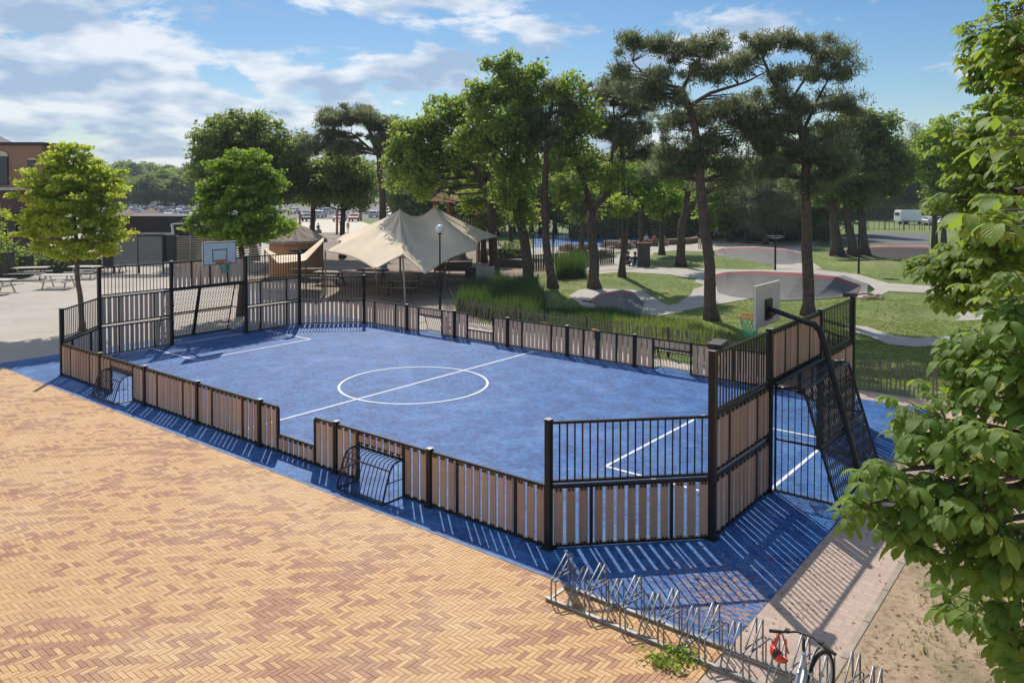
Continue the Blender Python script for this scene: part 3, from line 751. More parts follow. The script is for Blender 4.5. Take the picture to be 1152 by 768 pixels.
for sx_ in (-.05, .05): g.tube([lo_, lo_+Vector((sx_, .02, -.05)), (bx_+.02+sx_, by_, .355)], .011)
g.build('fork', M['silver'], t)
g = MB()
for yy, tl in ((by_, .12), (by_-1.08, 0)):
    P_ = [(bx_, yy+.375*math.cos(a), .355+.375*math.sin(a)) for a in np.linspace(.6, PI, 14)]
    g = MB()
    for p_, q_ in zip(P_, P_[1:]): g.beam(p_, q_, .045, .006, (1, 0, 0))
    g.build('mudguard', M['silver'], t)
g = MB(); g.tube([hd, hd+Vector((0, .01, .12))], .016)
hb_ = hd+Vector((0, .04, .13)); g.tube([hb_+Vector((-.31, -.10, -.01)), hb_+Vector((-.2, -.06, .0)), hb_+Vector((-.08, 0, .02)), hb_+Vector((.08, 0, .02)), hb_+Vector((.2, -.06, .0)), hb_+Vector((.31, -.10, -.01))], .012)
g.build('handlebar', M['blackpanel'], t, smooth=True)
for sx_ in (-1, 1):
    g = MB(); g.tube([hb_+Vector((sx_*.33, -.105, -.012)), hb_+Vector((sx_*.21, -.065, 0))], .018); g.build('grip', M['rubber'], t)
    g = MB(); g.tube([hb_+Vector((sx_*.20, -.03, .0)), hb_+Vector((sx_*.29, -.03, -.03))], .006); g.box(hb_+Vector((sx_*.17, -.03, .01)), (.04, .05, .03)); g.build('brake_lever', M['blackpanel'], t)
g = MB(); g.tube([hb_+Vector((.12, 0, .0)), hb_+Vector((.14, .12, -.05)), hb_+Vector((.05, .12, -.25)), (bx_+.02, by_-.2, .6)], .004, 5, False); g.build('brake_cable', M['blackpanel'], t)
g = MB(); g.obox(st_+Vector((0, -.02, .10)), Vector((.07, 0, 0)), Vector((0, .13, 0)), Vector((0, 0, .03))); g.tube([st_, st_+Vector((0, -.01, .09))], .013); g.build('saddle', M['rubber'], t, bevel=.02)
g = MB(); g.tube([bb+Vector((-.09, 0, 0)), bb+Vector((.09, 0, 0))], .02); g.box(bb+Vector((.13, .12, -.08)), (.09, .06, .02)); g.box(bb+Vector((-.13, -.12, .08)), (.09, .06, .02)); g.build('pedals', M['blackpanel'], t)
# helmet hanging from the left grip
hc = hb_+Vector((-.23, -.06, -.22))
t = thing('bicycle_helmet', hc, 'red and black bicycle helmet hanging by its straps from the handlebar', 'helmet')
def dome(c, rx, ry, rz_, z0, z1, inv=1):
    g = MB(); rows = 8; n = 20; V_ = []
    for i in range(rows+1):
        p_ = z0+(z1-z0)*i/rows
        for k in range(n):
            a = 2*PI*k/n; V_.append(Vector(c)+Vector((rx*math.cos(p_)*math.cos(a), ry*math.cos(p_)*math.sin(a), rz_*math.sin(p_))))
    g.raw(V_, [(i*n+k, i*n+(k+1) % n, (i+1)*n+(k+1) % n, (i+1)*n+k) for i in range(rows) for k in range(n)]); return g
g = dome(hc, .105, .135, .10, 0, PI/2*.98)
for f_i in range(len(g.f)):
    if (f_i % 20) in (0, 1, 5, 6, 10, 11, 15, 16): g.m[f_i] = 1
o = g.build('shell', [M['redhelmet'], M['blackpanel']], t, smooth=True); so = o.modifiers.new('solid', 'SOLIDIFY'); so.thickness = .02
o.rotation_euler = (R(150), R(35), 0)
g = MB()
for a, b_ in (((-.09, 0, .03), (0, .0, .2)), ((.08, .02, .0), (.02, .0, .2)), ((-.05, -.08, .02), (-.01, 0, .19))): g.beam(hc+Vector(a), hc+Vector(b_), .018, .004, (0, 1, 0))
g.build('strap', M['redhelmet'], t)
# ------------------------------------------------------------------ vegetation builders
def leaf_quads(C, size, dirn=None, flat=0.0, aspect=.6):
    """C (n,3) centres; returns V,Q of diamond leaves with random orientation"""
    n = len(C); a = rng.normal(0, 1, (n, 3)); a[:, 2] *= (1-flat)
    if dirn is not None: a += dirn
    a /= np.linalg.norm(a, axis=1)[:, None]+1e-9
    nr = rng.normal(0, 1, (n, 3)); nr[:, 2] += .9
    b_ = np.cross(nr, a); b_ /= np.linalg.norm(b_, axis=1)[:, None]+1e-9
    s = size*rng.uniform(.6, 1.35, n)[:, None]
    V_ = np.stack([C-a*s*.5, C+b_*s*aspect*.5-a*s*.05, C+a*s*.5, C-b_*s*aspect*.5-a*s*.05], 1).reshape(-1, 3)
    return V_, np.arange(4*n).reshape(-1, 4)
def blob_clumps(blobs, per_area, shell=.55):
    out = []
    for (c, r) in blobs:
        c = np.array(c, float); r = np.array(r, float); n = max(4, int(per_area*(r[0]*r[1]*r[2])**(2/3)))
        d = rng.normal(0, 1, (n, 3)); d /= np.linalg.norm(d, axis=1)[:, None]
        k = rng.uniform(shell, 1.12, (n, 1))**.8; out.append(c+d*k*r)
    return np.concatenate(out)
def tree(name, base, label, trunks, blobs, mat, bark, leaf=.16, clump_r=.55, clumps=9, per=70, cat='tree', group=None, pine=False, shell=.35, squash=.8, branch=.03, tip_dir=None):
    """trunks: list of (path, radii); blobs: list of (centre, radii) in world units"""
    base = Vector(base); t = thing(name, base, label, cat, group)
    g = MB(); pathpts = []
    for path, rad in trunks:
        P_ = [Vector(p) for p in path]; PP = []; RR = []
        for i in range(len(P_)-1):
            for k in range(4):
                f = k/4; q_ = P_[i].lerp(P_[i+1], f); j = (i*4+k)
                q_ = q_+Vector((noise.noise(q_*.8)*.12, noise.noise(q_*.8+Vector((9, 0, 0)))*.12, 0))*(1 if j else 0)
                PP.append(q_); RR.append(rad[i]*(1-f)+rad[i+1]*f)
        PP.append(P_[-1]); RR.append(rad[-1])
        if PP[0].z < .3: RR[0] *= 1.45
        g.tube(PP, RR, 9); pathpts += list(zip(PP, RR))
    if pine: blobs = [((c_[0], c_[1], c_[2]+random.uniform(-.2, .2)), (r_[0]*random.uniform(1.0, 1.4), r_[1]*1.15, r_[2]*random.uniform(1.0, 1.5))) for c_, r_ in blobs]
    C = blob_clumps(blobs, clumps, shell)
    pa = np.array([list(p) for p, _ in pathpts]); pr = np.array([r for _, r in pathpts])
    zmin = min(b_[0][2]-b_[1][2] for b_ in blobs)
    up = [i for i in range(len(pa)) if pa[i, 2] > base.z+(zmin-base.z)*.75] or list(range(len(pa)))
    for i, c in enumerate(C):
        if i % 2 and not pine: continue
        dd = np.linalg.norm((pa[up]-c)*np.array([1, 1, 1.6]), axis=1)+np.where(pa[up, 2] > c[2], 2.0, 0); k = up[int(dd.argmin())]
        a = Vector(pa[k]); e = Vector(c); m_ = a.lerp(e, .5)+Vector((random.uniform(-.2, .2), random.uniform(-.2, .2), (-.15 if not pine else .12)*(e-a).length*.4))
        r0 = min(pr[k]*.5, branch*(.6+.35*(e-a).length)); g.tube([a, m_, e], [r0, r0*.6, r0*.22], 5, False)
    g.build('trunk', bark, t, smooth=True)
    n = len(C)*per; CC = np.repeat(C, per, 0); off = np.clip(rng.normal(0, .44, (n, 3)), -.95, .95); off[:, 2] *= squash; sc_ = np.repeat(rng.uniform(.6, 1.3, len(C)), per)[:, None]
    P_ = CC+off*clump_r*sc_
    cv = np.repeat(rng.uniform(0, .75, len(C)), per)
    if pine:
        V_, Q_ = leaf_quads(P_, leaf, dirn=off*1.2+np.array([0, 0, .7]), aspect=.16)
    else: V_, Q_ = leaf_quads(P_, leaf, flat=.4, aspect=.62)
    np_mesh('crown', V_, Q_, mat, t, var=np.clip(cv+rng.uniform(0, .27, n), 0, 1))
    return t
def px(u, v, depth): p = at(u, v, depth); return (p.x, p.y, p.z)
def pblob(u, v, ru, rv, depth, rd=None):
    s = depth/F; return (px(u, v, depth), (ru*s, rd or ru*s, rv*s))
# blob radii act along world axes; crowns are round enough in plan for that
def gnd(u, depth): p = colm(u, depth); return p

# young maples
D = 31.0; b0 = gz(93, 372)
tree('young_maple', b0, 'young maple with yellow green leaves and thin trunk left of the court', [([b0, px(90, 330, D), px(86, 285, D), px(84, 230, D), px(82, 180, D)], [.115, .10, .085, .06, .03]),
     ([px(88, 300, D), px(60, 260, D-.3), px(45, 225, D-.2)], [.06, .04, .02]), ([px(87, 290, D), px(110, 250, D+.3), px(122, 215, D+.2)], [.06, .04, .02])],
     [pblob(82, 195, 40, 30, D), pblob(52, 212, 32, 27, D-.4), pblob(112, 208, 28, 28, D+.4), pblob(46, 250, 30, 25, D), pblob(85, 240, 46, 36, D-.5), pblob(120, 255, 26, 27, D+.3), pblob(85, 278, 44, 15, D), pblob(75, 174, 24, 12, D), pblob(85, 222, 50, 30, D+.6)],
     L_maple.m, M['youngbark'], .17, .36, 30, 75, group='young maples beside the court', shell=.2, squash=.4)
D = 34.8; b0 = gz(271, 355)
tree('young_maple', b0, 'green rounded maple behind the far goal in front of a larger tree', [([b0, px(274, 310, D), px(272, 270, D), px(272, 215, D), px(270, 185, D)], [.17, .15, .12, .08, .03])],
     [pblob(272, 190, 36, 26, D), pblob(245, 212, 28, 26, D), pblob(298, 208, 27, 26, D), pblob(240, 245, 24, 24, D), pblob(274, 240, 38, 32, D-1), pblob(303, 248, 24, 24, D), pblob(272, 265, 48, 12, D)],
     L_maple2.m, M['bark'], .2, .48, 26, 85, group='young maples beside the court', shell=.2, squash=.4)
D = 62; b0 = gnd(285, D)
tree('large_maple', b0, 'large round dark green tree rising behind the rounded maple', [([b0, px(283, 250, D), px(280, 200, D), px(280, 160, D)], [.35, .3, .22, .08])],
     [pblob(272, 155, 42, 26, D), pblob(240, 170, 28, 30, D), pblob(310, 175, 32, 34, D), pblob(285, 200, 48, 35, D), pblob(325, 205, 20, 28, D), pblob(232, 192, 20, 18, D)],
     L_oak2.m, M['bark'], .32, .85, 16, 80, shell=.25)
# pine over the hut
D = 60; b0 = gnd(432, D)
tree('flat_topped_pine', b0, 'flat topped pine leaning left above the sand tent', [([b0, px(430, 220, D), px(425, 170, D), px(412, 140, D), px(400, 130, D)], [.3, .26, .2, .12, .05]), ([px(426, 175, D), px(395, 150, D), px(360, 150, D)], [.12, .08, .04])],
     [pblob(400, 128, 34, 8, D), pblob(430, 135, 22, 8, D), pblob(372, 132, 14, 9, D), pblob(352, 163, 16, 9, D), pblob(370, 148, 14, 8, D), pblob(390, 165, 18, 10, D), pblob(440, 165, 22, 15, D)],
     L_pine.m, M['pinebark'], .38, .6, 22, 110, pine=True, shell=.1, squash=.5, group='pines')
for (u, v_, ru, rv, D, nm, lab, mt) in ((385, 200, 42, 32, 64, 'broadleaf_tree', 'grey green bushy tree below the flat topped pine', L_oak2), (352, 205, 20, 24, 66, 'broadleaf_tree', 'small dark tree between the large round tree and the pine', L_oak2)):
    b0 = gnd(u, D); tree(nm, b0, lab, [([b0, px(u, v_+20, D), px(u, v_-10, D)], [.25, .18, .06])], [pblob(u, v_, ru, rv, D), pblob(u-ru*.5, v_+8, ru*.6, rv*.7, D), pblob(u+ru*.5, v_+12, ru*.55, rv*.65, D)], mt.m, M['bark'], .30, .8, 16, 75, shell=.2, group='broadleaf trees')
# oaks over the tent
D = 48; b0 = gnd(556, 50)
tree('oak', b0, 'wide oak hanging over the tent peaks left of the tall oak', [([b0, px(552, 225, 49.5), px(535, 190, D), px(500, 160, D), px(470, 150, D)], [.3, .26, .2, .14, .06]), ([px(545, 210, 49), px(560, 160, D), px(555, 120, D)], [.2, .14, .06])],
     [pblob(468, 165, 34, 30, D), pblob(450, 190, 22, 24, D), pblob(475, 205, 22, 22, D-1), pblob(500, 135, 30, 26, D), pblob(508, 175, 26, 26, D), pblob(455, 150, 20, 14, D), pblob(515, 120, 16, 14, D), pblob(545, 190, 26, 26, 51), pblob(535, 225, 22, 14, 52)],
     L_oak.m, M['bark'], .24, .62, 20, 75, shell=.15, group='oaks')
D = 46; b0 = gz(597, 320)
tree('oak', b0, 'tallest oak with a crown reaching above the tent and lamp', [([b0, px(592, 285, D), px(580, 230, D), px(578, 170, D), px(572, 110, D), px(572, 75, D)], [.36, .30, .26, .2, .12, .04]), ([px(579, 190, D), px(545, 150, D-.5), px(530, 120, D)], [.14, .1, .04]), ([px(579, 180, D), px(605, 140, D), px(612, 105, D)], [.14, .1, .04])],
     [pblob(572, 78, 16, 17, D), pblob(598, 82, 18, 13, D), pblob(575, 105, 36, 22, D), pblob(545, 115, 26, 22, D), pblob(600, 120, 26, 24, D), pblob(570, 145, 40, 28, D-1.5), pblob(535, 155, 26, 26, D-1), pblob(600, 160, 26, 28, D), pblob(578, 205, 28, 34, D-1), pblob(590, 240, 16, 20, D), pblob(548, 70, 6, 7, D)],
     L_oak.m, M['bark'], .24, .62, 20, 75, shell=.15, group='oaks')
D = 44.3; b0 = gz(622, 324)
tree('slim_pine', b0, 'slim dark trunked pine just right of the tallest oak', [([b0, px(614, 270, D), px(613, 200, D), px(618, 140, D), px(622, 95, D)], [.27, .22, .19, .14, .05])],
     [pblob(622, 100, 18, 12, D), pblob(640, 120, 18, 12, D), pblob(605, 130, 14, 10, D), pblob(628, 150, 20, 16, D)],
     L_pine.m, M['pinebark'], .32, .55, 26, 100, pine=True, shell=.1, squash=.55, group='pines')
D = 43.9; b0 = gz(669, 325)
tree('forked_oak', b0, 'dark forked tree standing beside the first banked curve', [([b0, px(667, 280, D), px(666, 238, D)], [.33, .27, .24]), ([px(666, 238, D), px(652, 190, D), px(640, 140, D), px(638, 110, D)], [.18, .14, .1, .04]), ([px(666, 238, D), px(684, 215, D), px(690, 170, D), px(700, 120, D)], [.17, .13, .09, .04])],
     [pblob(640, 105, 22, 18, D), pblob(655, 135, 24, 20, D), pblob(640, 170, 22, 26, D), pblob(660, 185, 18, 20, D+1), pblob(640, 215, 18, 16, D), pblob(690, 200, 26, 14, D), pblob(700, 232, 26, 10, D+2)],
     L_oak.m, M['bark'], .23, .6, 20, 75, shell=.15, group='oaks')
D = 47; b0 = gnd(700, D)
tree('grey_pine', b0, 'grey green loose pine between the forked tree and the tallest pine', [([b0, px(703, 240, D), px(700, 180, D), px(690, 120, D)], [.22, .18, .14, .05])],
     [pblob(690, 105, 26, 14, D), pblob(715, 118, 22, 14, D), pblob(680, 135, 22, 14, D), pblob(705, 155, 28, 16, D), pblob(725, 170, 16, 12, D)],
     L_pine.m, M['pinebark'], .32, .55, 26, 100, pine=True, shell=.1, squash=.55, group='pines')
# main pines
D = 33.4; b0 = gz(801, 360)
tree('tall_pine', b0, 'tall pine with a leaning reddish trunk behind the right end of the court', [([b0, px(797, 300, D), px(789, 220, D), px(784, 160, D), px(776, 118, D), px(768, 98, D)], [.28, .235, .205, .18, .14, .1]),
      ([px(777, 120, D), px(800, 105, D), px(840, 92, D), px(862, 80, D)], [.10, .08, .05, .025]), ([px(770, 100, D), px(735, 92, D), px(712, 70, D)], [.09, .06, .025]), ([px(770, 98, D), px(778, 75, D), px(800, 55, D)], [.08, .05, .02]), ([px(784, 160, D), px(800, 145, D), px(815, 140, D)], [.06, .04, .02])],
     [pblob(800, 128, 30, 10, D+1), pblob(838, 118, 22, 9, D+1), pblob(845, 150, 24, 10, D+1), pblob(815, 205, 26, 9, D+1), pblob(748, 190, 22, 10, D+1), pblob(715, 55, 22, 10, D), pblob(708, 78, 16, 8, D), pblob(740, 50, 18, 8, D), pblob(742, 82, 20, 9, D), pblob(770, 60, 20, 8, D), pblob(800, 52, 22, 9, D-1), pblob(795, 78, 24, 9, D), pblob(830, 75, 22, 8, D), pblob(725, 103, 26, 9, D), pblob(755, 112, 20, 8, D), pblob(760, 140, 26, 12, D+1), pblob(800, 160, 26, 12, D), pblob(770, 178, 26, 12, D+.5), pblob(820, 182, 24, 10, D), pblob(745, 165, 16, 10, D)],
     L_pine.m, M['pinebark'], .27, .44, 26, 135, pine=True, shell=.1, squash=.8, group='pines')
D = 34.5; b0 = gz(909, 355)
tree('tall_pine', b0, 'tall straight pine behind the near hoop with a wide dark crown', [([b0, px(908, 300, D), px(907, 220, D), px(904, 150, D), px(886, 115, D), px(868, 88, D), px(858, 60, D)], [.27, .24, .21, .18, .13, .09, .04]),
      ([px(903, 150, D), px(920, 110, D), px(935, 80, D)], [.09, .06, .02]), ([px(905, 165, D), px(940, 150, D), px(960, 140, D)], [.07, .05, .02]), ([px(886, 115, D), px(905, 90, D), px(915, 60, D)], [.07, .05, .02])],
     [pblob(855, 132, 24, 10, D), pblob(868, 190, 28, 10, D), pblob(938, 198, 24, 9, D), pblob(905, 206, 24, 8, D), pblob(855, 50, 20, 9, D), pblob(880, 45, 18, 8, D), pblob(838, 68, 14, 9, D), pblob(905, 50, 24, 9, D), pblob(935, 58, 18, 10, D), pblob(950, 82, 16, 10, D), pblob(915, 78, 22, 8, D), pblob(880, 78, 18, 8, D), pblob(870, 105, 22, 9, D), pblob(945, 110, 20, 9, D), pblob(900, 118, 24, 10, D), pblob(955, 130, 14, 8, D), pblob(885, 145, 30, 13, D), pblob(925, 145, 22, 11, D), pblob(900, 172, 34, 13, D), pblob(860, 165, 22, 12, D), pblob(935, 175, 24, 12, D)],
     L_pine.m, M['pinebark'], .27, .44, 26, 135, pine=True, shell=.1, squash=.8, group='pines')
D = 66; b0 = gz(942, 288)
tree('multi_stemmed_oak', b0, 'dark several stemmed oak by the upper banked curve', [([b0, px(938, 240, D), px(925, 200, D)], [.5, .35, .15]), ([b0+Vector((1.2, .5, 0)), px(952, 240, D), px(960, 190, D)], [.4, .3, .12]), ([b0+Vector((1.9, 1.4, 0)), px(968, 235, D), px(985, 180, D)], [.35, .25, .1])],
     [pblob(975, 140, 28, 22, D), pblob(950, 160, 26, 24, D), pblob(1000, 175, 26, 26, D), pblob(930, 190, 26, 24, D), pblob(970, 195, 34, 28, D), pblob(1002, 200, 20, 20, D), pblob(925, 220, 20, 12, D), pblob(960, 222, 22, 8, D)],
     L_oak2.m, M['bark'], .30, .8, 18, 85, shell=.2, group='oaks')
D = 56.7; b0 = gz(766, 300)
tree('leaning_oak', b0, 'leaning dark trunk with bright leaves beside the upper grass island', [([b0, px(768, 250, D), px(775, 215, D), px(778, 185, D)], [.35, .27, .2, .08])],
     [pblob(765, 195, 26, 18, D), pblob(745, 180, 20, 16, D), pblob(790, 200, 20, 14, D)],
     L_bright.m, M['bark'], .25, .7, 18, 75, shell=.15, group='oaks')
D = 70
for (u, v_, ru, rv, D, lab, mt) in ((722, 205, 26, 30, 64, 'bright small leaved tree above the seated group', L_bright), (745, 225, 22, 18, 66, 'low bright tree just behind the seated people', L_bright),
        (655, 225, 18, 22, 70, 'small tree beyond the pool railing behind the forked trunk', L_oak2), (840, 215, 34, 32, 82, 'dense green tree between the two tall pines', L_oak), (880, 225, 24, 22, 84, 'grey willow like bush behind the straight pine', L_pine),
        (1062, 178, 34, 44, 72, 'sunlit round tree beyond the white van behind the chestnut', L_bright), (1052, 160, 22, 24, 74, 'pointed grey green tree top left of the chestnut', L_oak), (1105, 180, 40, 48, 76, 'broad leafy tree hidden behind the chestnut branches', L_oak),
        (972, 196, 18, 20, 95, 'dark bush like tree left of the white van', L_oak2), (520, 215, 18, 24, 62, 'dark green tree behind the second tent peak', L_oak2), (545, 235, 24, 24, 60, 'dark bush behind the right flank of the tent', L_oak2), (575, 225, 20, 26, 66, 'shaded tree behind the tallest oak trunk', L_oak)):
    b0 = gnd(u, D); tree('broadleaf_tree', b0, lab, [([b0, px(u, v_+rv*.4, D), px(u, v_-rv*.4, D)], [.24, .18, .06])], [pblob(u, v_-rv*.3, ru*.7, rv*.6, D), pblob(u-ru*.45, v_+rv*.1, ru*.6, rv*.6, D), pblob(u+ru*.45, v_+rv*.15, ru*.6, rv*.6, D), pblob(u, v_+rv*.5, ru*.8, rv*.5, D)], mt.m, M['bark'], .30, .8, 16, 75, shell=.15, group='broadleaf trees')
# woods behind the park: templates then copies
WL = ['dark green woodland tree behind the park', 'olive green woodland tree behind the park', 'grey green woodland pine behind the park']
tm = []
for i, (mt, pn) in enumerate(((L_oak2, False), (L_oak, False), (L_pine, True))):
    c0 = Vector((-60-7*i, 95+7*i, 0)); B_ = []
    for k in range(7):
        a = 2*PI*k/7; B_.append(((c0.x+2*math.cos(a), c0.y+2*math.sin(a), 5.2+random.uniform(-1.6, 1.8)), (1.9, 1.9, 1.9)))
    B_.append(((c0.x, c0.y, 8.4), (2.0, 2.0, 1.7))); B_.append(((c0.x, c0.y, 3.2), (2.8, 2.8, 1.6)))
    tm.append(tree('woodland_tree', c0, WL[i], [([c0, c0+Vector((0, 0, 4)), c0+Vector((.3, 0, 8))], [.3, .22, .08])], B_, mt.m, M['bark'], .42, 1.05, 9, 70, pine=pn, shell=.2, group='woodland trees behind the park'))
spots = []
for u in list(range(470, 950, 26))+list(range(960, 1150, 16)): spots.append((u+random.uniform(-7, 7), random.uniform(88, 108) if u < 955 else random.uniform(150, 172), random.uniform(.95, 1.2)*(1 if u < 955 else 1.55)))
for u in range(560, 940, 44): spots.append((u+random.uniform(-9, 9), random.uniform(74, 84) if u > 800 else random.uniform(92, 98), random.uniform(.8, 1.0)))
for i, (u, D, s_) in enumerate(spots):
    k = i % 3 if i % 4 else 1
    p = gnd(u, D)
    if i < 3: tm[i].location = p; tm[i].rotation_euler = (0, 0, random.random()*6); tm[i].scale = (s_, s_, s_); continue
    copy_tree(tm[k], loc=p, rz=random.random()*6, sc=(s_*random.uniform(.9, 1.2), s_*random.uniform(.9, 1.2), s_), label=WL[k])
ORD = ['first','second','third','fourth','fifth','sixth','seventh','eighth','ninth','tenth','eleventh','twelfth','thirteenth','fourteenth','fifteenth','sixteenth','seventeenth','eighteenth','nineteenth','twentieth','twenty-first','twenty-second','twenty-third','twenty-fourth','twenty-fifth','twenty-sixth','twenty-seventh','twenty-eighth']
_wt = [o_ for o_ in COL.objects if o_.parent is None and o_.get('category') == 'tree' and o_.get('group') == 'woodland trees behind the park']
_wt.sort(key=lambda o_: (o_.location-CAM).dot(RT)/(o_.location-CAM).dot(FW))
_h = len(_wt)//2
for i, o_ in enumerate(_wt):
    fromleft = i <= _h; k = i if fromleft else len(_wt)-1-i
    o_['label'] = o_['label'].replace('behind the park', 'behind the park, ')+ORD[min(k, 27)]+(' from the left' if fromleft else ' from the right')

sh0 = None
# far tree line beyond the car park
for i, u in enumerate(list(range(-10, 470, 15))+list(range(118, 232, 17))):
    near_ = i >= 32
    D = random.uniform(225, 260) if near_ else random.uniform(330, 380); s_ = random.uniform(1.0, 1.35) if near_ else random.uniform(1.55, 2.1)
    if near_: s_ *= .95
    copy_tree(tm[0 if i % 2 else 1], loc=gnd(u+random.uniform(-6, 6), D), rz=random.random()*6, sc=(s_*1.5, s_*1.5, s_), label=('tall ' if i%3 else 'broad ')+'hazy tree in the line beyond the car park', group='trees beyond the car park')

# foreground horse chestnut
def chestnut_leaf(P0, dirv, size, nl, VL, QL, UL, AL, va):
    """palmate leaf: petiole from P0 along dirv then nl leaflets drooping"""
    d = dirv.normalized(); up = Vector((0, 0, 1)); side = d.cross(up)
    side = side.normalized() if side.length > .1 else Vector((1, 0, 0)); nrm = side.cross(d).normalized()
    hub = P0+d*size*.75
    for k in range(nl):
        a = (k-(nl-1)/2)/((nl-1)/2)*R(118); L = size*(1-.38*abs(a)/R(118))*random.uniform(.9, 1.08)
        ld = (d*math.cos(a)+side*math.sin(a)).normalized(); lw_ = L*.30
        droop = random.uniform(.5, 1.1); b_ = ld.cross(nrm).normalized(); n0 = len(VL); segs = 6
        for i in range(segs+1):
            t_ = i/segs; wd = lw_*(0.04+ (t_**1.3)*(1-t_)**.55*2.15 if t_ < 1 else 0)
            c = hub+ld*(L*t_*(1-.18*droop*t_))-Vector((0, 0, 1))*(droop*L*t_*t_*.62)+nrm*(.05*L*math.sin(t_*3.1))
            fold = nrm*(wd*.28)
            VL.append(c-b_*wd+fold); VL.append(c); VL.append(c+b_*wd+fold)
        for i in range(segs):
            o_ = n0+3*i; t0, t1 = i/segs, (i+1)/segs
            QL.append((o_, o_+1, o_+4, o_+3)); UL += [(0, t0), (.5, t0), (.5, t1), (0, t1)]
            QL.append((o_+1, o_+2, o_+5, o_+4)); UL += [(.5, t0), (1, t0), (1, t1), (.5, t1)]
            AL += [va, va]
    return hub
t = thing('horse_chestnut', (16.6, -8.6, 0), 'large horse chestnut with big drooping leaves framing the right edge', 'tree')
g = MB(); VL, QL, UL, AL = [], [], [], []
ct = [Vector((16.6, -8.6, 0)), Vector((16.55, -8.5, 1.6)), Vector((16.65, -8.45, 3.2)), Vector((16.8, -8.2, 5.2)), Vector((17.0, -8.0, 7.2)), Vector((17.1, -7.9, 9.4))]
g.tube(ct, [.27, .20, .18, .15, .11, .06], 12)
# leafy zones as (u, v, ru, rv, depth, count, size)
ZN = [(1120, 30, 45, 45, 8.2, 95, .135), (1105, 110, 40, 45, 8.0, 105, .135), (1085, 165, 32, 40, 8.0, 95, .135), (1125, 190, 38, 50, 7.4, 105, .14),
      (1072, 222, 26, 22, 7.8, 52, .14), (1042, 292, 22, 13, 7.2, 36, .145), (1085, 290, 38, 35, 7.0, 95, .145), (1130, 270, 32, 50, 6.2, 70, .15), (1065, 325, 22, 14, 7.0, 22, .14),
      (1135, 340, 32, 40, 5.2, 42, .16), (1100, 380, 42, 35, 5.6, 55, .16), (1140, 420, 40, 40, 5.0, 45, .165), (1075, 430, 42, 30, 5.6, 52, .16), (1015, 475, 28, 24, 5.6, 26, .15), (1060, 490, 42, 32, 5.3, 52, .16),
      (985, 530, 30, 22, 5.4, 26, .155), (1030, 545, 40, 26, 5.2, 42, .16), (965, 565, 22, 18, 5.4, 18, .155), (1085, 545, 45, 40, 5.0, 58, .16), (1130, 500, 32, 45, 4.8, 36, .165),
      (990, 595, 28, 20, 5.2, 20, .155), (1035, 610, 36, 26, 5.1, 34, .16), (1095, 620, 40, 34, 5.0, 42, .165), (1135, 600, 28, 45, 4.8, 30, .165), (1075, 675, 26, 24, 5.2, 20, .16), (1125, 690, 34, 40, 5.0, 36, .17), (1138, 745, 26, 26, 4.6, 14, .17),
      (1148, 60, 30, 60, 6.0, 60, .14), (1185, 150, 50, 130, 6.5, 150, .145), (1190, 400, 60, 140, 5.2, 110, .16), (1190, 640, 50, 130, 5.0, 90, .165), (1190, 20, 60, 80, 8.4, 120, .14), (1140, 150, 26, 26, 3.6, 5, .16), (1142, 215, 22, 30, 2.9, 5, .16)]
for u, v_, ru, rv, D, cnt, sz in ZN:
    cnt, sz = (int(cnt*1.15), sz*.95) if D < 6 else (int(cnt*2.0), sz*.95)
    if D > 6 and u < 1130: u += 14
    if D < 6 and D > 4: u += 16; ru *= .8
    if D < 6 and v_ > 585: u += 12; ru *= .8; rv *= .85; cnt = int(cnt*.75)
    C0 = at(u, v_, D)
    # limb from the trunk to the zone
    tz = min(ct, key=lambda p: abs(p.z-(C0.z-.7))); j = ct.index(tz)
    mid = tz.lerp(C0, .5)+Vector((0, 0, .25)); limb = [tz, tz.lerp(mid, .5)+Vector((0, 0, .1)), mid, mid.lerp(C0, .55)+Vector((0, 0, .05)), C0]
    g.tube(limb, [.05, .04, .028, .019, .010], 6, False)
    ntw = max(2, cnt//5); s_ = D/F
    for k in range(ntw):
        while True:
            a, b_, c_ = random.uniform(-1, 1), random.uniform(-1, 1), random.uniform(-1, 1)
            if a*a+b_*b_+c_*c_ < 1: break
        tip = C0+RT*(a*ru*s_)+Vector((0, 0, 1))*(b_*rv*s_)+Vector((FW.x, FW.y, 0))*(c_*ru*s_*1.1)
        fr_ = limb[3] if random.random() < .6 else limb[4]
        base_ = fr_.lerp(tip, .05); mm = base_.lerp(tip, .6)-Vector((0, 0, .05)); g.tube([base_, mm, tip], [.009, .006, .004], 5, False)
        a0 = random.random()*6.28; out_ = (tip-tz); out_.z = 0; out_.normalize(); cv = random.uniform(0, .6)
        for q_ in range(5):
            an = a0+q_*2*PI/5+random.uniform(-.5, .5); dv = Vector((math.cos(an), math.sin(an), random.uniform(-.25, .35)))+out_*.5
            p0 = tip-Vector((0, 0, .03*q_)); sz_ = sz*random.uniform(.6, 1.25)
            hub = chestnut_leaf(p0, dv, sz_, random.choice((5, 5, 6, 7)), VL, QL, UL, AL, min(1, cv+random.uniform(0, .4)))
            g.tube([p0, hub], [.0028, .002], 4, False)
g.build('trunk', M['youngbark'], t, smooth=True)
np_mesh('crown', np.array([tuple(v_) for v_ in VL]), np.array(QL), M['chestnut'], t, var=AL, uv=UL, smooth=True)
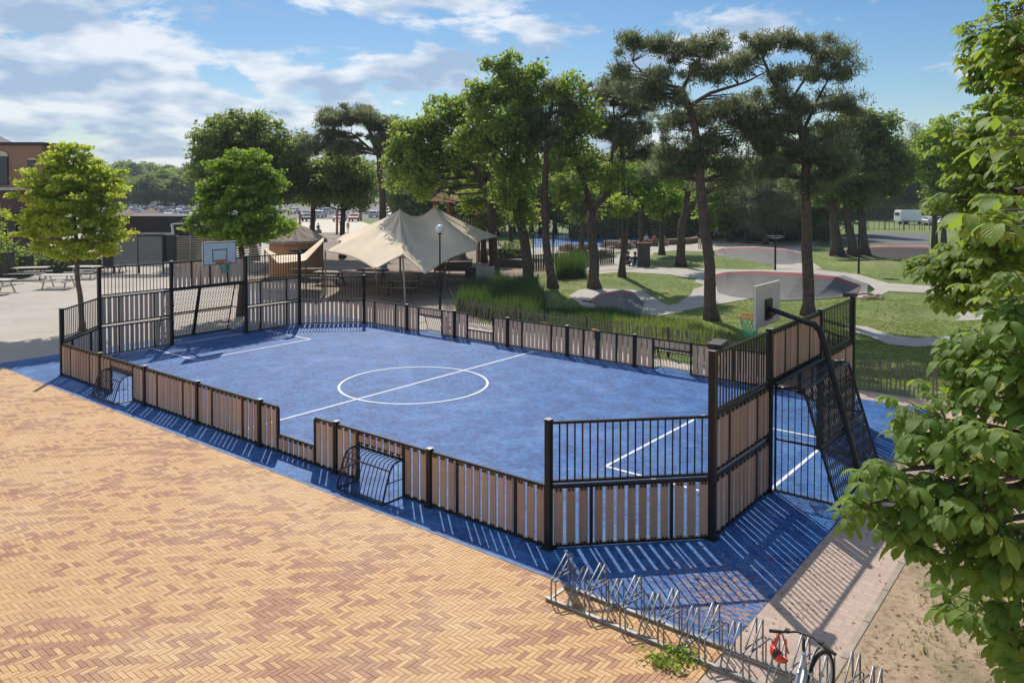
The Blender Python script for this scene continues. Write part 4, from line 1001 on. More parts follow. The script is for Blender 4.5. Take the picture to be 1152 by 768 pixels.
# small weeds round the rack and litter on the soil
def weed(u, v_, lab, n=14):
    p = gz(u, v_); C = np.array([[p.x+random.gauss(0, .13), p.y+random.gauss(0, .07), random.uniform(.03, .12)] for _ in range(n*8)])
    V_, Q_ = leaf_quads(C, .085, flat=.5, aspect=.45); off = Vector((p.x, p.y, 0)); o = np_mesh('weed', V_-np.array([p.x, p.y, 0]), Q_, L_bright.m, var=rng.uniform(.2, 1, len(Q_))); o.location = off
    return tag(o, lab, 'weed', 'weeds')
weed(745, 748, 'left leafy weed growing under the bicycle rack'); weed(768, 742, 'right leafy weed growing under the bicycle rack', 12)
n = 3000; P = np.column_stack([rng.uniform(13.65, 19, n), rng.uniform(-9, 4, n), np.full(n, .02)])
V_, Q_ = leaf_quads(P, .05, flat=.9, aspect=.4); stuff(np_mesh('leaf_litter', V_, Q_, simple('brown_litter', (.17, .10, .06), .9), var=rng.uniform(0, 1, n)), 'dry brown leaf litter and twigs on the bare soil', 'leaf litter')
n = 500; P = np.column_stack([rng.normal(12.1, .9, n), rng.uniform(-6.6, -1.5, n), np.full(n, .02)])
V_, Q_ = leaf_quads(P, .045, flat=.95, aspect=.5); stuff(np_mesh('leaf_litter', V_, Q_, simple('tan_litter', (.30, .18, .10), .9), var=rng.uniform(0, 1, n)), 'scattered brown leaves on the blue corner of the pad', 'leaf litter')
n = 260; P = np.column_stack([rng.uniform(-10, 10, n), rng.uniform(-5.8, 5.8, n), np.full(n, .022)])
V_, Q_ = leaf_quads(P, .04, flat=.95, aspect=.5); stuff(np_mesh('leaf_litter', V_, Q_, simple('court_litter', (.22, .14, .07), .9), var=rng.uniform(0, 1, n)), 'few dry leaves scattered over the blue playing surface', 'leaf litter')
tq = [(13.9, -5.6), (15.0, -5.2), (15.6, -3.0), (14.2, -2.2), (13.8, -3.5)]
tall('sparse_grass', tq, 120, .10, 'sparse green grass sprouts on the sandy soil', L_grass, .007)

# ------------------------------------------------------------------ chestnut paling fence
def paling(name, A, B, lab, hgt=.98, lean=0.0, posts=()):
    A = Vector(A); B = Vector(B); t = thing(name, (A.x, A.y, 0), lab, 'fence', 'chestnut paling fences'); d = (B-A); L = d.length; d.normalize(); g = MB(); n = int(L/.115)
    for k in range(n):
        p = A+d*(L*k/n); a = random.gauss(lean, .04); hh = hgt+random.gauss(0, .03); w_ = random.uniform(.014, .021)
        q_ = Vector((p.x+d.x*a*hh, p.y+d.y*a*hh, hh)); p3 = Vector((p.x, p.y, .03)); g.va = random.random()
        g.beam(p3, p3.lerp(q_, .94), w_*2, .02, (d.y, -d.x, 0)); g.beam(p3.lerp(q_, .94), q_, w_*.9, .015, (d.y, -d.x, 0))
    g.build('pale_panel', simple('weathered_pales', (.17, .14, .11), .85, 0, .3, 6), t)
    g = MB()
    for z in (.22, .8): g.tube([(A.x, A.y, z), (B.x, B.y, z)], .006, 4)
    g.build('wire', M['galv'], t)
    for f in posts:
        p = A.lerp(B, f); g = MB(); g.tube([(p.x, p.y, 0), (p.x, p.y, hgt+.05)], [.05, .045], 8); g.build('post', M['darkwood'], t)
paling('paling_fence', (-6.1, 8.6), (-2.9, 8.4), 'leaning stretch of paling fence in front of the tall grass', 1.0, .22, (0, 1))
paling('paling_fence', (-2.8, 8.4), (8.6, 7.5), 'long straight paling fence between the court and the park', .98, 0, (.3, .6, .99))
paling('paling_fence', (10.0, 7.35), (15.2, 7.0), 'short paling fence right of the near end fence', 1.0, 0, (0, .5))
# far railing fence and pool railing
def railing(A, B, lab, hgt=1.8, pitch=.5, r=.02, mt='black'):
    A = Vector(A); B = Vector(B); t = thing('railing', (A.x, A.y, 0), lab, 'railing', 'railings'); n = max(2, int((B-A).length/pitch)); g = MB()
    for k in range(n+1): p = A.lerp(B, k/n); g.beam((p.x, p.y, 0), (p.x, p.y, hgt), r*2, r*2)
    for z in (hgt-.05, .25): g.beam((A.x, A.y, z), (B.x, B.y, z), .03, .03)
    g.build('bar_panel', M[mt], t); n2 = max(1, int((B-A).length/2.5))
    for k in range(n2+1):
        p = A.lerp(B, k/n2); g = MB(); g.beam((p.x, p.y, 0), (p.x, p.y, hgt+.12), .08, .08); g.build('post', M[mt], t)
railing(gz(600, 292)[:2], gz(716, 280)[:2], 'tall black railing in front of the blue pool', 1.9, .3, .012)
railing(gz(575, 275)[:2], gz(730, 268)[:2], 'second black railing beyond the blue pool', 1.9, .5, .012)
railing(gnd(955, 108)[:2], gnd(1120, 108)[:2], 'dark slatted fence in front of the white van', 1.4, .7, .03, 'darkwood')
sheet('pool_water', [tuple(gz(*q_)[:2]) for q_ in ((600, 278), (725, 277), (735, 266), (600, 264))], .03, M['pool'])
sheet('sand_yard', [tuple(gz(*q_)[:2]) for q_ in ((585, 292), (640, 291), (700, 283), (725, 277.3), (600, 278.3))], .02, M['path'])
# rocks
def rock(u, v_, w_, hh, lab, grp='boulders', z=0):
    hh *= .72; w_ *= .8
    p = gz(u, v_); g = MB(); n = 12; rows = 6; V_ = []
    sd_ = random.random()*50
    for i in range(rows+1):
        ph_ = PI/2*i/rows
        for k in range(n):
            a = 2*PI*k/n; rr = 1+.55*noise.noise(Vector((math.cos(a)*1.7+sd_, math.sin(a)*1.7, ph_*1.6)))
            V_.append((p.x+w_*rr*math.cos(ph_)**.6*math.cos(a), p.y+w_*.7*rr*math.cos(ph_)**.6*math.sin(a), hh*rr*math.sin(ph_)))
    g.raw(V_, [(i*n+k, i*n+(k+1) % n, (i+1)*n+(k+1) % n, (i+1)*n+k) for i in range(rows) for k in range(n)])
    o = g.build('boulder', M['stone']); return tag(o, lab, 'boulder', grp)
for u, v_, w_, hh, lab in ((640, 283, 1.3, .9, 'tan boulder behind the black railing left of the forked trunk'), (655, 281, 1.0, .7, 'boulder just left of the forked trunk by the pool'), (695, 279, 2.2, 1.0, 'long brown boulder beside the pool near the path'), (708, 277.5, 1.4, .7, 'boulder at the bend of the pale path'),
        (425, 300, .9, .7, 'boulder under the left of the tent'), (519, 296, .5, 1.3, 'upright stone right of the tent pole'), (545, 287, .8, .7, 'stone in the yard behind the tent'), (560, 290, .7, .5, 'stone beside the tent guy pole'),
        (982, 341, .8, .55, 'reddish earth bank at the end of the big banked curve'), (662, 300, .7, .5, 'low stone beside the forked trunk base'), (676, 288, .9, .6, 'stone along the black railing right part')): rock(u, v_, w_, hh, lab)
def wall_stone(A, B, lab, hh=.6):
    A = Vector(A); B = Vector(B); g = MB(); n = max(2, int((B-A).length/.7)); d = (B-A).normalized()
    for k in range(n):
        for r_ in range(2): p = A.lerp(B, (k+.5+.2*r_)/n); g.va = random.random(); g.box((p.x, p.y, hh*(r_+.5)/2), ((B-A).length/n*.96, .6, hh/2*.95), math.atan2(d.y, d.x))
    return tag(g.build('stone_wall', M['stone'], bevel=.04), lab, 'stone wall', 'low stone walls')
wall_stone(gz(708, 278)[:2], gz(732, 276.5)[:2], 'low stone seat wall left of the seated group'); wall_stone(gz(750, 275.5)[:2], gz(775, 274)[:2], 'low stone wall right of the seated group'); wall_stone(gz(777, 274)[:2], gz(786, 272)[:2], 'short stone wall behind the straight dark trunk')

# ------------------------------------------------------------------ stretch tent
def stretch(peaks, outline):
    """taut two-peaked membrane: rows run from the ridge between the peaks down to a scalloped border"""
    K = len(outline); per = 12; Nn = K*per; rings = 18; O = [Vector(p) for p in outline]; A_, B_ = Vector(peaks[0]), Vector(peaks[1])
    c = (A_+B_)/2; V_ = np.zeros((rings+1, Nn, 3)); ab = Vector((B_.x-A_.x, B_.y-A_.y, 0))
    for k in range(Nn):
        i = k//per; f = (k % per)/per; p = O[i].lerp(O[(i+1) % K], f); edge = (O[(i+1) % K]-O[i]).length
        inn = Vector((c.x-p.x, c.y-p.y, 0)).normalized(); p = p+inn*(.08*edge*math.sin(PI*f)); p.z += .05*math.sin(PI*f)*edge*.4
        tt = max(0, min(1, (Vector((p.x-A_.x, p.y-A_.y, 0))).dot(ab)/ab.dot(ab))); top = A_.lerp(B_, tt)
        top.z -= .55*math.sin(PI*tt)
        corner = abs(math.cos(PI*f))
        for r_ in range(rings+1):
            t_ = r_/rings; q_ = top.lerp(p, t_); q_.z -= (.26-.12*corner)*math.sin(PI*t_**.6)+.035*math.sin(k*1.35)*t_*(1-t_)*2
            V_[r_, k] = q_
    V2 = V_.reshape(-1, 3); Q_ = np.array([(r_*Nn+k, (r_+1)*Nn+k, (r_+1)*Nn+(k+1) % Nn, r_*Nn+(k+1) % Nn) for r_ in range(rings) for k in range(Nn)])
    return V2, Q_
P1, P2, P3, P4, P5, P6 = gz(366, 283, 2.3), at(422, 303, 38.0), at(453, 287, 38.9), at(478, 309, 38.6), at(537, 281, 43.5), at(561, 266, 49.5)
P2.z = max(P2.z, 1.5)
outl = [P1, P2, P3, P4, P5, P6, at(525, 254, 54), at(455, 254, 56), at(372, 269, 51)]
pks = [tuple(at(450, 235.5, 46)), tuple(at(489, 232, 46.8))]
V2, Q_ = stretch(pks, outl)
tb = gz(470, 320); t = thing('stretch_tent', (tb.x, tb.y, 0), 'large sand coloured stretch tent with two peaks behind the far court fence', 'tent')
o = np_mesh('canvas', V2, Q_, M['canvas'], t, smooth=True); so = o.modifiers.new('s', 'SUBSURF'); so.levels = so.render_levels = 1; so = o.modifiers.new('solid', 'SOLIDIFY'); so.thickness = .01
def tpole(top, base=None, r=.045):
    top = Vector(top); b_ = Vector(base) if base else Vector((top.x, top.y, 0)); g = MB(); g.tube([(b_.x, b_.y, 0), top+Vector((0, 0, .06))], r, 8); g.build('pole', M['polewood'], t)
tpole(P3, gz(456, 342)); tpole(P5); tpole(at(558, 262, 49.5), gz(553, 309)); tpole(pks[0], None, .06); tpole(pks[1], None, .06); tpole(P2, gz(426, 330)); tpole(gz(503, 258, 2.6), gz(500, 330)); tpole(P1)
# small awning beside it
A1, A2, A3, A4 = gz(298, 281, 2.4), gz(313, 296, 1.75), gz(344, 293, 1.95), gz(363, 272, 2.9)
q4 = [A1, A2, A3, A4]; b4 = [at(299, 279.5, 46), at(313, 287, 45.5), at(341, 286, 45.5), at(364, 267, 46)]
def bez(P_, a):
    f = a*3; k = min(2, int(f)); return P_[k].lerp(P_[k+1], (f-k)*(f-k)*(3-2*(f-k))*.4+(f-k)*.6)
V_ = []; n = 16
for i in range(n+1):
    for j in range(6):
        p = bez(q4, i/n).lerp(bez(b4, i/n), j/5); V_.append(tuple(p-Vector((0, 0, .15*math.sin(PI*j/5)))))
t = thing('shade_sail', (A3.x, A3.y, 0), 'small sand coloured awning hung between the orange hut and the tent', 'awning')
o = np_mesh('canvas', V_, np.array([(i*6+j, (i+1)*6+j, (i+1)*6+j+1, i*6+j+1) for i in range(n) for j in range(5)]), M['canvas'], t, smooth=True); so = o.modifiers.new('solid', 'SOLIDIFY'); so.thickness = .012
for p in (A1, A3, A4):
    g = MB(); g.tube([(p.x, p.y, 0), p], .04, 8); g.build('pole', M['darkwood'], t)

# ------------------------------------------------------------------ huts and buildings at the left
def hut(c, r, hw, hr, lab, wall='terracotta'):
    t = thing('thatched_hut', c, lab, 'hut', 'thatched huts'); g = MB(); g.lathe(c, [(r*.98, 0), (r, hw*.5), (r*.97, hw)], 28); g.build('wall', M[wall], t, smooth=True)
    g = MB(); n = 48
    V_ = []; prof = [(.05, hw+hr), (r*.4, hw+hr*.72), (r*.8, hw+hr*.35), (r*1.14, hw*1.0), (r*1.16, hw*.93), (r*.98, hw*.98)]
    for pr_, z in prof:
        for k in range(n):
            a = 2*PI*k/n; rr = pr_*(1+random.uniform(-.018, .018)); V_.append((c[0]+rr*math.cos(a), c[1]+rr*math.sin(a), z+random.uniform(-.05, .05)*(pr_ > .2)))
    g.raw(V_, [(i*n+k, i*n+(k+1) % n, (i+1)*n+(k+1) % n, (i+1)*n+k) for i in range(5) for k in range(n)]); g.build('roof', M['thatch'], t)
    g = MB(); d = (CAM-Vector(c)); d.z = 0; d.normalize(); sdv = d.cross(Vector((0, 0, 1))); p = Vector(c)+d*(r+.02)+Vector((0, 0, hw*.72))-sdv*.5
    g.obox(p, sdv*.45, d*.04, Vector((0, 0, .13))); g.build('window', M['blackpanel'], t)
hut(gnd(333, 51), 1.75, 2.35, 1.05, 'orange walled thatched hut behind the small awning')
hut(gnd(170, 78), 1.7, 2.9, .9, 'thatched hut roof showing above the dark shed', 'darkfabric')
hut(gnd(145, 84), 1.6, 2.8, .8, 'further thatched roof beside the yellow green maple', 'darkfabric')
def slab(u0, v0, u1, v1, depth, thick, mat, name, parent=None, label=None, bev=0):
    """box facing the camera whose face spans the given picture rectangle at that distance"""
    a = at(u0, v0, depth); b_ = at(u1, v1, depth); z1, z0 = a.z, b_.z
    c = (a+b_)/2; c.z = (z0+z1)/2; fd = Vector((FW.x, FW.y, 0)).normalized(); c += fd*(thick/2)
    g = MB(); g.obox(c, RT*((u1-u0)*depth/F/2), fd*(thick/2), Vector((0, 0, (z1-z0)/2))); return g.build(name, mat, parent, label, bevel=bev)
t = thing('dark_shed', gnd(188, 62), 'long dark brown shed with a pale trim behind the glass screens', 'shed')
slab(128, 243, 226, 300, 62, 6, M['darkfabric'], 'wall', t); slab(127, 261.5, 194, 264, 61.9, .08, M['fascia'], 'trim', t)
t = thing('black_canopy', gnd(213, 57), 'black box canopy with white edge above the cream slat fence', 'canopy')
slab(195, 251, 236, 268, 57, 3, M['blackpanel'], 'box', t); 
g = MB(); g.beam(at(193.5, 252, 56.9), at(195.5, 268, 56.9), .14, .14); g.beam(at(193.5, 252, 56.9), at(236, 249.5, 56.9), .1, .1); g.beam(at(195.5, 268, 56.9), at(200, 265, 56.9), .1, .1); g.build('white_edge', M['white'], t)
t = thing('slatted_fence', gnd(213, 55.5), 'cream horizontal slatted fence behind the far left backboard', 'fence')
g = MB(); fd = Vector((FW.x, FW.y, 0)).normalized()
for k in range(14): p = gnd(214, 55.5)+Vector((0, 0, .12+k*.165)); g.obox(p, RT*1.35, fd*.02, Vector((0, 0, .05)))
g.build('slat_panel', M['creamslat'], t)
for u in (194, 214, 234): p = gnd(u, 55.5); g = MB(); g.box((p.x, p.y, 1.2), (.12, .12, 2.4), YAW); g.build('post', M['creamslat'], t)
t = thing('slatted_fence', gnd(244, 53), 'cream slatted fence half hidden by the rounded maple trunk', 'fence')
g = MB()
for k in range(14): p = gnd(257, 53)+Vector((0, 0, .12+k*.165)); g.obox(p, RT*2.2, fd*.02, Vector((0, 0, .05)))
g.build('slat_panel', M['creamslat'], t)
t = thing('glass_screen', gnd(155, 52), 'dark framed glass wind screens in front of the dark shed', 'screen')
for u0, u1 in ((127, 154.5), (155.5, 182)): slab(u0, 266, u1, 300, 52, .03, M['screen'], 'pane', t)
for u in (127, 155, 183): p = gnd(u, 52); g = MB(); g.box((p.x, p.y, 1.3), (.1, .1, 2.6), YAW); g.build('post', M['blackpanel'], t)
slab(183, 264, 197, 294, 52.2, .25, M['blackpanel'], 'black_panel', t); slab(115, 272, 127, 300, 52.2, .25, M['blackpanel'], 'black_panel', t)
slab(126, 263.5, 184, 265.5, 51.9, .1, M['blackpanel'], 'top_rail', t)
# brick building
D = 55; t = thing('brick_building', gnd(-10, D), 'tan brick building with arched windows at the left edge', 'building')
slab(-150, 163, 47, 212, D, 3, M['wallbrick'], 'upper_wall', t); slab(-150, 213, 46, 262, D+.2, 2.6, M['purplebrick'], 'lower_wall', t)
slab(-150, 160, 48.5, 163.5, D-.15, 3.3, M['darkfabric'], 'roof_edge', t); slab(-150, 211, 47.5, 214, D-.12, .3, M['fascia'], 'ledge', t)
g = MB(); a = at(-40, 160, D+1); b_ = at(14, 160, D+1); ap = at(-14, 146, D+5); c3, c4 = at(-40, 160, D+9), at(14, 160, D+9); z_ = a.z
for q_ in (c3, c4): q_.z = z_
for tri_ in ((a, b_, ap), (b_, c4, ap), (c4, c3, ap), (c3, a, ap)): g.poly(tri_)
g.build('roof', simple('grey_roof', (.12, .12, .14), .6), t)
for u0, u1, v0, v1 in ((-14, 9, 176, 208), (31, 40, 180, 206), (-60, -36, 176, 208)):
    wn = slab(u0, v0, u1, v1, D-.06, .1, M['darkfabric'], 'window', t); slab(u0+1, v0+1, u1-1, v1-1, D-.1, .05, M['glass'], 'pane', wn)
    cc_ = at((u0+u1)/2, v0, D-.08); rr = (u1-u0)/2*D/F; g = MB(); P_ = [cc_+RT*(rr*math.cos(a_))+Vector((0, 0, rr*.55*math.sin(a_))) for a_ in np.linspace(0, PI, 12)]
    g.poly(P_); g.build('arch', M['fascia'], wn)
for k in range(4): slab(-5+k*13, 240, 5+k*13, 266, D-.05, .2, M['glass'], 'shop_window', t)
slab(-150, 262, 46, 305, D+.3, 2.4, M['purplebrick'], 'base_wall', t)
# hedges at the left
def hedge(u0, u1, D, hh, lab, mat, dn=900, leaf=.16, th=.7):
    a, b_ = gnd(u0, D), gnd(u1, D); t = thing('hedge', (a+b_)/2, lab, 'hedge'); L = (b_-a).length; n = int(dn*L/4)
    d = (b_-a).normalized(); nn = d.cross(Vector((0, 0, 1))); C = np.array([list(a+d*random.uniform(0, L)+nn*random.gauss(0, th*.5)+Vector((0, 0, hh*random.random()**.8*(1+.15*noise.noise(Vector((random.random()*3, 0, 0))))))) for _ in range(n)])
    V_, Q_ = leaf_quads(C, leaf); np_mesh('foliage', V_, Q_, mat.m, t, var=rng.uniform(0, 1, n))
    g = MB(); g.beam(a+Vector((0, 0, hh*.35)), b_+Vector((0, 0, hh*.35)), th*.6, hh*.65); g.build('stems', M['darkwood'], t)
hedge(20, 112, 52.5, 1.4, 'dark clipped hedge behind the picnic tables', L_oak2, 1600); hedge(-20, 12, 48, 2.6, 'loose yellow green shrub at the left edge', L_maple2, 1500, .2, 1.2); hedge(12, 34, 50, 2.0, 'olive ornamental shrub beside the hedge', L_oak, 1300, .2, 1.0)
hedge(560, 592, 60, 1.6, 'dark green shrubs behind the stones of the tent yard', L_oak2, 1500, .2, 1.5); hedge(420, 520, 66, 1.8, 'green bushes behind the tent', L_oak, 1200, .24, 1.5)
hedge(640, 705, 90, 3.2, 'shaded hedge beyond the second pool railing', L_oak2, 1500, .3, 2); hedge(820, 940, 88, 2.6, 'dark undergrowth at the wood edge behind the upper curve', L_oak2, 1500, .3, 2.5); hedge(705, 820, 92, 3.4, 'green undergrowth behind the seated people', L_oak, 1500, .3, 2.5)
hedge(935, 1120, 150, 3.0, 'dark undergrowth behind the white van', L_oak2, 1300, .34, 2.5)
D = 47; b0 = gnd(-12, D)
tree('shrub_tree', b0, 'small yellow green tree poking in at the left edge', [([b0, px(-12, 262, D), px(-10, 250, D)], [.1, .08, .03])], [pblob(-8, 245, 20, 12, D), pblob(-14, 262, 20, 18, D)], L_maple.m, M['bark'], .14, .45, 18, 70, group='broadleaf trees')

# ------------------------------------------------------------------ picnic tables
def picnic(loc, rz, lab, top='tabletop', leg='tabletop', L=1.9, grp='picnic tables'):
    t = thing('picnic_table', loc, lab, 'picnic table', grp); t.rotation_euler = (0, 0, rz)
    def B(nm, mt, fn): g = MB(); fn(g); o = g.build(nm, M[mt], None, bevel=.006); o.parent = t; return o
    def ftop(g):
        for k in range(5): g.box((0, -.32+k*.16, .76), (L, .15, .045))
    B('tabletop', top, ftop)
    for s in (-1, 1):
        def fb(g):
            for k in range(2): g.box((0, s*(.62+k*.15), .45), (L, .14, .04))
        B('bench', top, fb)
    for s in (-1, 1):
        def fl(g):
            x = s*(L/2-.35); g.beam((x, -.62, 0), (x, -.2, .735), .09, .045, (1, 0, 0)); g.beam((x, .62, 0), (x, .2, .735), .09, .045, (1, 0, 0)); g.beam((x-.05*s, -.74, .405), (x-.05*s, .74, .405), .045, .09)
        B('leg_frame', leg, fl)
    return t
p0 = picnic(gz(66, 324), YAW+.05, 'pale picnic table nearest the young maple on the plaza')
picnic(gz(-4, 330), YAW-.1, 'white topped picnic table cut by the left edge')
picnic(gz(32, 314.5), YAW+.25, 'dark legged picnic table in front of the hedge', 'tabletop', 'darkwood', 2.3)
picnic(gz(96, 313), YAW, 'pale picnic table partly behind the young maple trunk')
picnic(gz(128, 306), YAW+.1, 'dark low picnic table before the glass screens', 'darkwood', 'darkwood')
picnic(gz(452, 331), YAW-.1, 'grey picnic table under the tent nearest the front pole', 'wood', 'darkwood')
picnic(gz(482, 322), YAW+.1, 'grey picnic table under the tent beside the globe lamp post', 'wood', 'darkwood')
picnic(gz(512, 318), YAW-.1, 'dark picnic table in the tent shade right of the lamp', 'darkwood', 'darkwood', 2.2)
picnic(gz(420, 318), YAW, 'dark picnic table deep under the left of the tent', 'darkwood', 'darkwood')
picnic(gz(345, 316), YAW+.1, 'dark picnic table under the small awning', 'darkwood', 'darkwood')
picnic(gz(372, 320), YAW-.2, 'grey picnic table between the awning and the tent', 'wood', 'darkwood')
# timber edging and sign board behind the tent
t = None
for u0, v0, u1, v1, lab in ((490, 304, 530, 303, 'long dark timber planter wall behind the tent poles'), (525, 311, 558, 312, 'dark timber bench wall left of the oak trunk'), (556, 300, 590, 301, 'timber edging near the oak trunk')):
    a = gz(u0, v0); b_ = gz(u1, v1); g = MB(); g.beam((a.x, a.y, .3), (b_.x, b_.y, .3), .7, .6); tag(g.build('timber_planter', M['darkwood'], bevel=.03), lab, 'planter', 'timber planters')
p = gz(546, 330); t = thing('notice_board', p, 'grey green back of a notice board standing in the tall grass', 'sign'); g = MB(); g.obox(p+Vector((0, 0, 1.0)), RT*.5, fd*.03, Vector((0, 0, .45))); g.build('panel', simple('grey_green_panel', (.22, .25, .20), .7), t)
for s_ in (-.45, .45): g = MB(); q_ = p+RT*s_+fd*.06; g.tube([(q_.x, q_.y, 0), (q_.x, q_.y, 1.5)], .035); g.build('post', M['wood'], t)
# small picket fence by the oak
railing(gz(558, 327)[:2], gz(605, 327)[:2], 'low wooden picket fence at the foot of the tallest oak', .8, .2, .03, 'wood')
railing(gz(592, 305)[:2], gz(690, 297)[:2], 'brown timber fence behind the grass clump', 1.1, .22, .045, 'darkwood')
# globe lamp
p = gz(495, 348); t = thing('street_lamp', p, 'black lamp post with a white globe in front of the tent', 'street lamp'); g = MB(); g.tube([p, p+Vector((0, 0, 1.0)), p+Vector((0, 0, 3.55))], [.06, .045, .035], 10); g.lathe(p+Vector((0, 0, 3.5)), [(.035, 0), (.1, .05), (.1, .08)], 14); g.build('pole', BLK, t)
bpy_ = MB(); c = p+Vector((0, 0, 3.78)); rws = 12; V_ = []
for i in range(rws+1):
    a_ = -PI/2+PI*i/rws; V_ += [c+Vector((.21*math.cos(a_)*math.cos(2*PI*k/18), .21*math.cos(a_)*math.sin(2*PI*k/18), .21*math.sin(a_))) for k in range(18)]
bpy_.raw(V_, [(i*18+k, i*18+(k+1) % 18, (i+1)*18+(k+1) % 18, (i+1)*18+k) for i in range(rws) for k in range(18)]); bpy_.build('globe', M['globe'], t, smooth=True)
for u, vb, vt, lab in ((872, 316, 266, 'black lamp post with a flat round head at the big banked curve'), (966, 308, 251, 'black lamp post with a flat round head on the grass bank')):
    p = gz(u, vb); D_ = (p-CAM).dot(FW); ht = at(u, vt, D_).z; t = thing('street_lamp', p, lab, 'street lamp', 'flat headed park lamps')
    g = MB(); g.tube([p, p+Vector((0, 0, ht-.1))], [.07, .05], 10); g.build('pole', BLK, t); g = MB(); g.lathe(p+Vector((0, 0, ht-.14)), [(.05, 0), (.12, .02), (.5, .12), (.52, .16), (.5, .19), (.0, .21)], 20); g.build('lamp_head', M['blacktop'], t, smooth=False)
# dark info column beside the seated pair
p = gz(724, 300); t = thing('info_column', p, 'tall dark brown box column beside the two seated people', 'column'); g = MB(); g.box((p.x, p.y, .85), (.9, .35, 1.7), YAW); g.build('body', M['darkwood'], t, bevel=.02); g = MB(); g.box((p.x, p.y, 1.74), (1.0, .45, .08), YAW); g.build('cap', M['redwood'], t)
# playground: red posts and a climbing tower behind the tent, swings at the left
def tower(u, D, lab):
    p = gnd(u, D); t = thing('play_tower', p, lab, 'play tower', 'red wooden play towers')
    for a in (-1, 1):
        for b_ in (-1, 1):
            q_ = p+RT*a*1.1+fd*b_*1.1; g = MB(); g.tube([q_, q_+Vector((0, 0, 4.8))], .11, 8); g.build('post', M['redwood'], t)
    g = MB(); g.obox(p+Vector((0, 0, 2.6)), RT*1.3, fd*1.3, Vector((0, 0, .08))); g.build('platform', M['wood'], t)
    g = MB()
    for k in range(-5, 6): g.obox(p+RT*(k*.22)-fd*1.25+Vector((0, 0, 3.1)), RT*.05, fd*.02, Vector((0, 0, .45)))
    g.build('balustrade', M['wood'], t)
    g = MB(); e_ = [p+RT*a*1.5+fd*b_*1.5+Vector((0, 0, 4.7)) for a, b_ in ((-1, -1), (1, -1), (1, 1), (-1, 1))]; ap = p+Vector((0, 0, 5.9))
    for i in range(4): g.poly([e_[i], e_[(i+1) % 4], ap])
    g.build('roof', simple('red_roof_panel', (.30, .07, .04), .7), t)
tower(522, 60, 'red posted play tower behind the tent peak'); tower(504, 66, 'second play tower with pale railing behind the tent')
for u, vb, z_, lab in ((337, 262, 2.9, 'leaning red post above the hut roof'), (353, 261, 2.3, 'red post beside the sitting people at the left'), (379, 263, 3.2, 'tall red post beside the two standing children')):
    p = gz(u, vb); g = MB(); g.tube([p, p+Vector((.1, 0, z_))], [.16, .13], 8); tag(g.build('red_post', M['redwood']), lab, 'post', 'red playground posts')
sheet('play_sand', [tuple(gz(*q_)[:2]) for q_ in ((330, 262), (400, 262), (420, 254), (400, 247), (335, 247))], .03, simple('pale_sand', (.62, .55, .45), .9))
# utility building in the wood edge
# ------------------------------------------------------------------ vehicles
def car(loc, rz, colr, lab, van=False, grp='cars in the distant car park'):
    t = thing('parked_car' if not van else 'parked_van', loc, lab, 'car' if not van else 'van', None if van else grp); t.rotation_euler = (0, 0, rz)
    if van: L, Wd, H = 5.4, 2.0, 2.35; prof = [(-2.7, .45), (-2.7, 1.3), (-2.62, 2.25), (-2.4, 2.35), (1.1, 2.35), (1.5, 2.2), (2.0, 1.45), (2.6, 1.15), (2.72, .9), (2.72, .45)]
    else: L, Wd, H = 4.3, 1.75, 1.45; prof = [(-2.1, .4), (-2.15, .85), (-2.0, 1.0), (-1.6, 1.4), (-.9, 1.46), (.3, 1.44), (1.0, 1.0), (1.9, .85), (2.12, .65), (2.12, .4)]
    g = MB(); n = len(prof)
    w_ = lambda z: Wd/2*(1-.12*max(0, (z-.9)/H)); V_ = [(x, -w_(z), z) for x, z in prof]+[(x, w_(z), z) for x, z in prof]
    g.raw(V_, [tuple(range(n)), tuple(range(2*n-1, n-1, -1))]+[(i, i+n, (i+1) % n+n, (i+1) % n) for i in range(n)])
    o = g.build('body', plain('paint_%d_%d_%d' % tuple(int(c*99) for c in colr), colr, .3), None, bevel=.04); o.parent = t
    g = MB()
    if van:
        for s in (-1, 1): g.box((1.35, s*(w_(1.7)+.005), 1.75), (.95, .02, .5))
        g.beam((1.62, 0, 2.08), (1.98, 0, 1.55), 1.6, .04, (1, 0, 1)); g.box((-2.7, 0, 1.7), (.03, 1.3, .5))
    else:
        for s in (-1, 1): g.box((-.45, s*(w_(1.2)+.005), 1.2), (1.7, .02, .32))
        g.beam((.38, 0, 1.40), (.98, 0, 1.04), 1.4, .03, (1, 0, 1)); g.beam((-1.66, 0, 1.36), (-1.98, 0, 1.04), 1.4, .03, (1, 0, 1))
    o = g.build('window', M['glass'], None); o.parent = t
    for x in (-L*.3, L*.31):
        for s in (-1, 1):
            g = MB(); g.tube([(x, s*(Wd/2-.2), .33), (x, s*(Wd/2+.01), .33)], .33, 14); o = g.build('wheel', M['rubber'], None); o.parent = t
    return t
vz = gnd(1027, 128); van = car(vz, YAW+.06, (.72, .73, .74), 'white panel van parked beyond the cycle track left of the chestnut', True)
car(gnd(1054, 124), YAW+.1, (.6, .62, .64), 'pale car just right of the white van', grp='cars beyond the cycle track'); car(gnd(1072, 116), YAW+.4, (.45, .5, .55), 'silver car glimpsed through the chestnut leaves', grp='cars beyond the cycle track')
sheet('car_park', [tuple(gnd(u, D_)[:2]) for u, D_ in ((-60, 150), (470, 150), (520, 330), (-100, 330))], .01, M['asphaltfar'])
cols = [(.65, .67, .7), (.5, .52, .55), (.12, .13, .15), (.1, .18, .35), (.04, .04, .045), (.35, .36, .38), (.3, .05, .05), (.7, .7, .7)]
cn = ['white', 'silver', 'charcoal', 'blue', 'black', 'grey', 'dark red', 'white']
protos = {}
